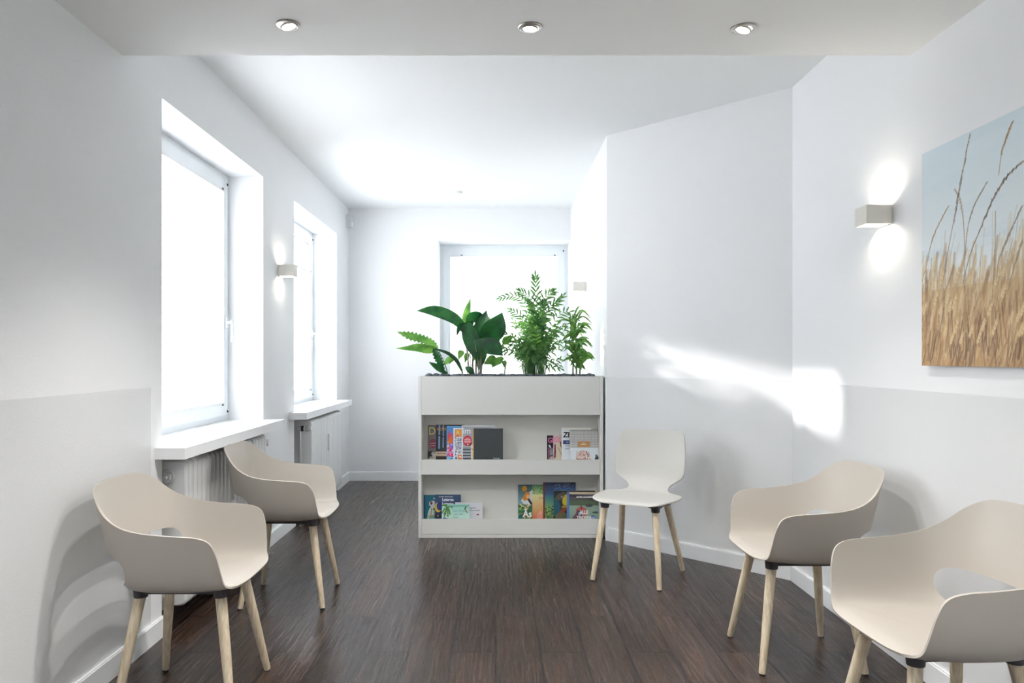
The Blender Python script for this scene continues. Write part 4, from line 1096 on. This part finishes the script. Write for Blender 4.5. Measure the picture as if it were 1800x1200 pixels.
o = fin(A, 800, 848, Z2, 2, 'white picture book with small bird drawings, right end of the left stack', G3, 'picture_book', 'book'); text(o, 'Du gehst,\nSommernach', -A.w / 2 + .082, A.h - .045, .018, (70, 76, 96), yt_, 0, 'title')
A = mag(777, 825, 885, Z2, 3, (186, 224, 214), '', G3)
A.grad(.4, 1, (206, 232, 220), (150, 214, 196)); A.grad(0, .4, (170, 205, 200), (206, 232, 220)); A.poly([(0, .12), (.05, .4), (.15, .38), (.3, .3), (.5, .16), (.5, 0), (0, 0)], (50, 84, 150)); A.rect(0, .45, 0, .14, (52, 70, 50)); A.line([(.08, .55), (.2, .82)], .003, (80, 70, 40))
for (u, v) in ((.02, .95), (.0, .6), (.1, .45), (.22, .45), (.3, .55), (.38, .86), (.12, .98)): A.line([(.2, .82), ((.2 + u) / 2 + .01, (.82 + v) / 2 + .07), (u, v)], .0045, (84, 130, 60))
t_ = np.linspace(3.35, 6.05, 14); A.line([(.86 + .11 * math.cos(q), .32 + .2 * math.sin(q)) for q in t_], .0055, (44, 48, 44)); A.line([(.84, .78), (.88, .88)], .004, (60, 80, 60)); A.line([(.86, .74), (.93, .62)], .003, (150, 60, 50)); A.rect(.22, .98, .9, .94, (120, 170, 160))
A.rect(.4, .7, 0, .07, (60, 90, 110))
o = fin(A, 777, 825, Z2, 4, 'pale green landscape book with palm fronds and a dark crescent, front of the left stack', G3, 'picture_book', 'book'); text(o, 'Die Mond\n und die\nInsel', -A.w / 2 + .078, A.h - .055, .022, (110, 160, 160), yt_, 0, 'title', shear=.3)
# --- lower right
A = mag(911, 958, 853, Z2, 0, (46, 92, 88), '', G4)
A.grad(.5, 1, (130, 170, 180), (50, 84, 84)); A.ell(.24, .90, .10, .07, (206, 140, 40)); A.poly([(.1, .6), (.3, .75), (.55, .88), (.6, .5), (.3, .45)], (226, 232, 236)); A.poly([(.18, .68), (.3, .82), (.44, .8), (.42, .66), (.3, .6), (.2, .6)], (216, 130, 40)); A.ell(.36, .70, .06, .05, (236, 190, 120)); A.line([(.40, .62), (.5, .52)], .008, (30, 34, 34)); A.line([(.36, .58), (.44, .48)], .004, (240, 240, 236)); A.rect(0, 1, 0, .42, (50, 122, 72)); A.speck(0, .6, .05, .5, [(60, 140, 80), (236, 220, 120), (180, 50, 50), (30, 90, 80), (150, 190, 100), (40, 110, 110)], 120, .008, rs); A.ell(.12, .12, .12, .15, (40, 100, 100))
o = fin(A, 911, 958, Z2, 0, 'jungle picture book with orange animal and white letters, leftmost of the right stack', G4, 'picture_book', 'book'); text(o, 'Äs', -A.w / 2 + .035, .055, .068, (244, 246, 246), yt_, .002, 'title', .9)
A = mag(936, 985, 852.5, Z2, 1, (214, 222, 160), '', G4)
A.grad(.75, 1, (190, 210, 150), (74, 130, 84)); A.grad(.1, .75, (206, 120, 70), (226, 224, 160)); A.rect(0, 1, 0, .1, (96, 130, 60)); A.ell(.26, .2, .10, .13, (232, 156, 140)); A.ell(.3, .3, .05, .05, (236, 170, 156)); A.line([(.24, .1), (.24, .02)], .004, (220, 140, 130)); A.speck(0, .5, .78, .95, [(60, 110, 64), (150, 180, 110)], 30, .006, rs)
o = fin(A, 936, 985, Z2, 1, 'green to orange picture book with a small pink piglet', G4, 'picture_book', 'book'); text(o, 'Edd', -A.w / 2 + .048, A.h - .105, .026, (150, 120, 110), yt_, 0, 'title')
A = mag(955, 1012, 848, Z2, 2, (40, 66, 110), '', G4)
A.grad(.7, 1, (60, 96, 140), (42, 50, 84)); A.grad(.35, .7, (140, 176, 104), (50, 120, 140)); A.grad(0, .35, (40, 62, 46), (140, 176, 104)); A.speck(.06, .5, .0, .45, [(50, 90, 50), (120, 160, 80), (30, 50, 40), (190, 190, 120)], 90, .006, rs); A.speck(.1, .98, .85, .99, [(200, 210, 225)], 24, .0022, rs); A.rect(0, .05, 0, 1, (120, 44, 42)); A.line([(.35, .84), (.5, .88), (.6, .82), (.8, .87), (.92, .82)], .004, (64, 110, 170))
o = fin(A, 955, 1012, Z2, 2, 'tall night-blue picture book with a dark red spine', G4, 'picture_book', 'book')
A = mag(973, 1046, 862, Z2, 3, (38, 44, 50), '', G4)
A.poly([(0, .75), (.1, .9), (.25, .97), (.36, .9), (.3, .8), (.12, .72)], (92, 88, 72)); A.ell(.06, .5, .1, .25, (36, 90, 110)); A.poly([(.02, 0), (.04, .3), (.2, .45), (.36, .3), (.36, 0)], (104, 98, 70)); A.ell(.28, .7, .07, .13, (214, 204, 66)); A.ell(.3, .82, .05, .07, (226, 190, 60)); A.line([(.26, .78), (.18, .84)], .002, (230, 230, 200)); A.poly([(.1, .35), (.22, .5), (.36, .56), (.36, .46), (.22, .38)], (150, 66, 44)); A.line([(.22, .54), (.36, .55)], .008, (190, 150, 60)); A.line([(.34, .18), (.36, .02)], .010, (226, 210, 70)); A.rect(0, 1, .98, 1, (26, 28, 30))
o = fin(A, 973, 1046, Z2, 3, 'dark picture book with a glowing yellow shape among rocks', G4, 'picture_book', 'book')
A = mag(998, 1053, 863, Z2, 4, (140, 164, 146), '', G4)
A.rect(0, 1, .94, 1, (214, 196, 166)); A.grad(.62, .94, (96, 104, 84), (86, 82, 92)); A.grad(.1, .62, (132, 160, 140), (150, 172, 156)); A.poly([(.05, .95), (.3, .93), (.6, .9), (1, .86), (1, .72), (.6, .84), (.3, .86), (.05, .88)], (58, 56, 74)); A.poly([(.06, .7), (.4, .78), (1, .72), (1, .66), (.5, .66), (.1, .62)], (92, 110, 84)); A.ell(.7, .62, .12, .05, (70, 84, 80)); A.ell(.9, .42, .1, .03, (70, 84, 84))
A.poly([(.1, .18), (.3, .42), (.42, .36), (.2, .12)], (112, 84, 92)); A.poly([(.28, .3), (.29, .52), (.42, .60), (.6, .54), (.66, .36), (.56, .28), (.4, .22)], (178, 92, 88)); A.poly([(.3, .34), (.33, .48), (.48, .46), (.48, .3), (.4, .26)], (70, 70, 92)); A.ell(.4, .38, .05, .06, (150, 160, 190)); A.line([(.45, .62), (.46, .52)], .003, (50, 44, 50)); A.line([(.05, .08), (.3, .04), (.6, .06), (1, .1)], .008, (216, 214, 200)); A.ell(.82, .24, .095, .10, (74, 112, 168))
for k in range(3): A.line([(.76, .28 - k * .04), (.88, .28 - k * .04)], .0018, (230, 236, 244))
A.rect(0, .07, 0, 1, (84, 132, 204))
o = fin(A, 998, 1053, Z2, 6, 'grey-green picture book with a blue spine and red house, front of the right stack', G4, 'picture_book', 'book'); text(o, 'ASTRID LINDGREN', .012, A.h - .040, .0155, (244, 244, 240), yt_, .0008, 'author', .9, 'CENTER'); text(o, 'ALLE', .008, .092, .038, (244, 246, 244), yt_, .002, 'title', .75, 'CENTER'); text(o, 'TINDERN', .008, .056, .034, (244, 246, 244), yt_, .001, 'title', .7, 'CENTER')

# ------------------------------------------------------------------ wheat canvas on the right wall
CY1, CY0, CZ0, CZ1 = 2.99, 1.75, 1.240, 2.068
CW, CH = CY1 - CY0, CZ1 - CZ0
CXF = RX - 0.025
def cuv(zx, zy):
    """zoomed reading of the print -> unit coordinates on it"""
    x = 1480 + zx * .425; y = 150 + zy * .425
    Zd = F * CXF / (x - 872); return ((CY1 - Zd) / CW, (1.27 + (629 - y) * Zd / F - CZ0) / CH)
A = Art(CW, CH, 0.0023, (190, 212, 224))
A.grad(.35, 1.0, (232, 237, 238), (206, 222, 228)); A.grad(0, .35, (176, 140, 96), (205, 180, 140))
rs = np.random.default_rng(21)
for k in range(40):
    u, v = rs.uniform(0, 1), rs.uniform(.4, 1); A.ell(u, v, rs.uniform(.05, .16), rs.uniform(.01, .035), (226, 232, 236) if k % 2 else (182, 206, 222), .10)
cols = [(206, 176, 126), (176, 138, 92), (228, 204, 160), (150, 112, 74), (194, 160, 112), (120, 86, 60), (214, 190, 150)]
for k in range(900):
    u = rs.uniform(-.05, 1.02); v0 = rs.uniform(.0, .34); L = rs.uniform(.08, .22); dx = rs.uniform(-.01, .05)
    c = np.array(cols[rs.integers(7)]); A.line([(u, v0), (u + dx * .5, v0 + L * .6), (u + dx, v0 + L)], rs.uniform(.002, .009), c, .38)
for k in range(200):
    u = rs.uniform(-.05, 1.02); v0 = rs.uniform(.2, .36); L = rs.uniform(.1, .32); dx = rs.uniform(-.01, .06)
    A.line([(u, v0), (u + dx * .5, v0 + L * .6), (u + dx, v0 + L)], rs.uniform(.0012, .003), (206, 186, 146) if k % 3 else (176, 150, 112), .4)
for k in range(420):
    u = rs.uniform(-.02, 1.02); v0 = rs.uniform(-.03, .10); L = rs.uniform(.06, .2); dx = rs.uniform(-.02, .04)
    A.line([(u, v0), (u + dx, v0 + L)], rs.uniform(.001, .004), [(96, 66, 46), (150, 112, 74), (206, 172, 120), (72, 56, 46)][k % 4], .42)
for k in range(70):
    u, v = rs.uniform(0, 1), rs.uniform(.10, .38); s_ = rs.uniform(.03, .06)
    for q in range(7): A.ell(u + s_ * .35 * q / 6, v + s_ * q / 6, .006, .012, (226, 204, 160) if q % 2 else (198, 168, 120), .7)
def stalk(pts, r, c, head=None, hc=(86, 74, 66), hr=.006):
    q = [cuv(*p) for p in pts]; V = [Vector((a, b_, 0)) for a, b_ in q]
    sp = [catmull(V, k / 30 * (len(V) - 1)) for k in range(31)]
    A.line([(p.x, p.y) for p in sp], r, c, .9)
    if head:
        for k in range(head * 3):
            p = catmull(V, k / (head * 3) * 0.62 * (len(V) - 1)); rr = hr * (.5 + .5 * math.sin(math.pi * k / head / 3)) * rs.uniform(.5, 1.0)
            s_ = rs.uniform(-.004, .004)
            A.line([(p.x + s_ - .001, p.y - rr / CH), (p.x + s_ + .003, p.y + rr * 1.3 / CH)], rr * .35, hc if rs.uniform() < .65 else (168, 152, 130), .8)
stalk([(465, 430), (490, 480), (505, 600), (508, 720)], .002, (160, 140, 110), 14, (170, 148, 112), .005)
stalk([(600, 400), (550, 490), (520, 590), (510, 700)], .0016, (140, 124, 100), 18, (130, 116, 98), .0045)
stalk([(440, 500), (380, 620), (345, 760), (332, 810)], .002, (170, 146, 110), 20, (150, 124, 90), .005)
stalk([(530, 200), (490, 400), (470, 520), (445, 650), (420, 800)], .002, (150, 130, 104), 34, (92, 82, 76), .0055)
stalk([(705, 150), (665, 260), (648, 370)], .0015, (150, 120, 90), 26, (150, 118, 84), .0055)
stalk([(748, 315), (680, 380), (620, 480), (570, 600), (530, 700), (500, 820)], .0022, (130, 110, 86), 34, (74, 66, 62), .0065)
stalk([(745, 500), (690, 620), (650, 720), (640, 800)], .002, (150, 130, 100), 22, (140, 126, 110), .006)
stalk([(745, 640), (715, 740), (690, 830)], .002, (150, 130, 100), 14, (160, 140, 106), .006)
stalk([(635, 520), (632, 700), (620, 900)], .0014, (130, 110, 84))
for k in range(12):
    u = rs.uniform(.5, .98); v = rs.uniform(.6, .95); V = [(u, .3), (u + rs.uniform(.0, .04), v * .6 + .1), (u + rs.uniform(.03, .09), v)]
    A.line(V, .002, (150, 126, 96), .9)
    for q in range(16): A.ell(V[1][0] + (V[2][0] - V[1][0]) * q / 15, V[1][1] + (V[2][1] - V[1][1]) * q / 15, .005, .011, (112, 94, 78), .8)
pic = printed('canvas_picture', A, 0.02, M_canvas, M_plw)
pic.rotation_euler = (0, 0, -math.pi / 2)
pic.location = (CXF + 0.01, (CY0 + CY1) / 2, CZ0)
tag(pic, 'large canvas print of dry grass stalks against a pale sky on the right wall', 'picture')
bm = bmesh.new(); box(bm, -CW / 2 + .05, CW / 2 - .05, .0101, .0149, .05, CH - .05); link('stretcher_frame', bm, M_wood, pic)

# ------------------------------------------------------------------ small fittings
pir = thing('motion_sensor', 'small white motion sensor high in the far left room corner', 'motion sensor', (LX, 7.78, 2.60))
bm = bmesh.new(); box(bm, 0.0, 0.012, -.03, .03, .0, .13, .003); link('sensor_base', bm, M_plw, pir)
bm = bmesh.new(); box(bm, 0.012, 0.062, -.036, .036, -.002, .132, .009); link('sensor_housing', bm, mat('sensor_plastic', rgb(205, 208, 210), .5), pir, smooth=50)
bm = bmesh.new(); box(bm, 0.03, 0.066, -.030, .030, .012, .052, .006); link('sensor_lens', bm, mat('sensor_lens_plastic', rgb(235, 237, 240), .3), pir, smooth=50)
sd = thing('smoke_detector', 'small round white smoke detector on the rear ceiling', 'smoke detector', (-0.36, 7.1, CZ))
bm = bmesh.new(); r_ = lathe(bm, [(.001, 0), (.045, 0), (.045, -.012), (.038, -.022), (.02, -.026), (.001, -.026)], 28); link('detector_body', bm, M_plw, sd, smooth=40)
bm = bmesh.new(); r_ = lathe(bm, [(.022, -.0262), (.022, -.030), (.001, -.031)], 20); bm.faces.new(r_[-1]); link('detector_cap', bm, M_plw, sd, smooth=40)
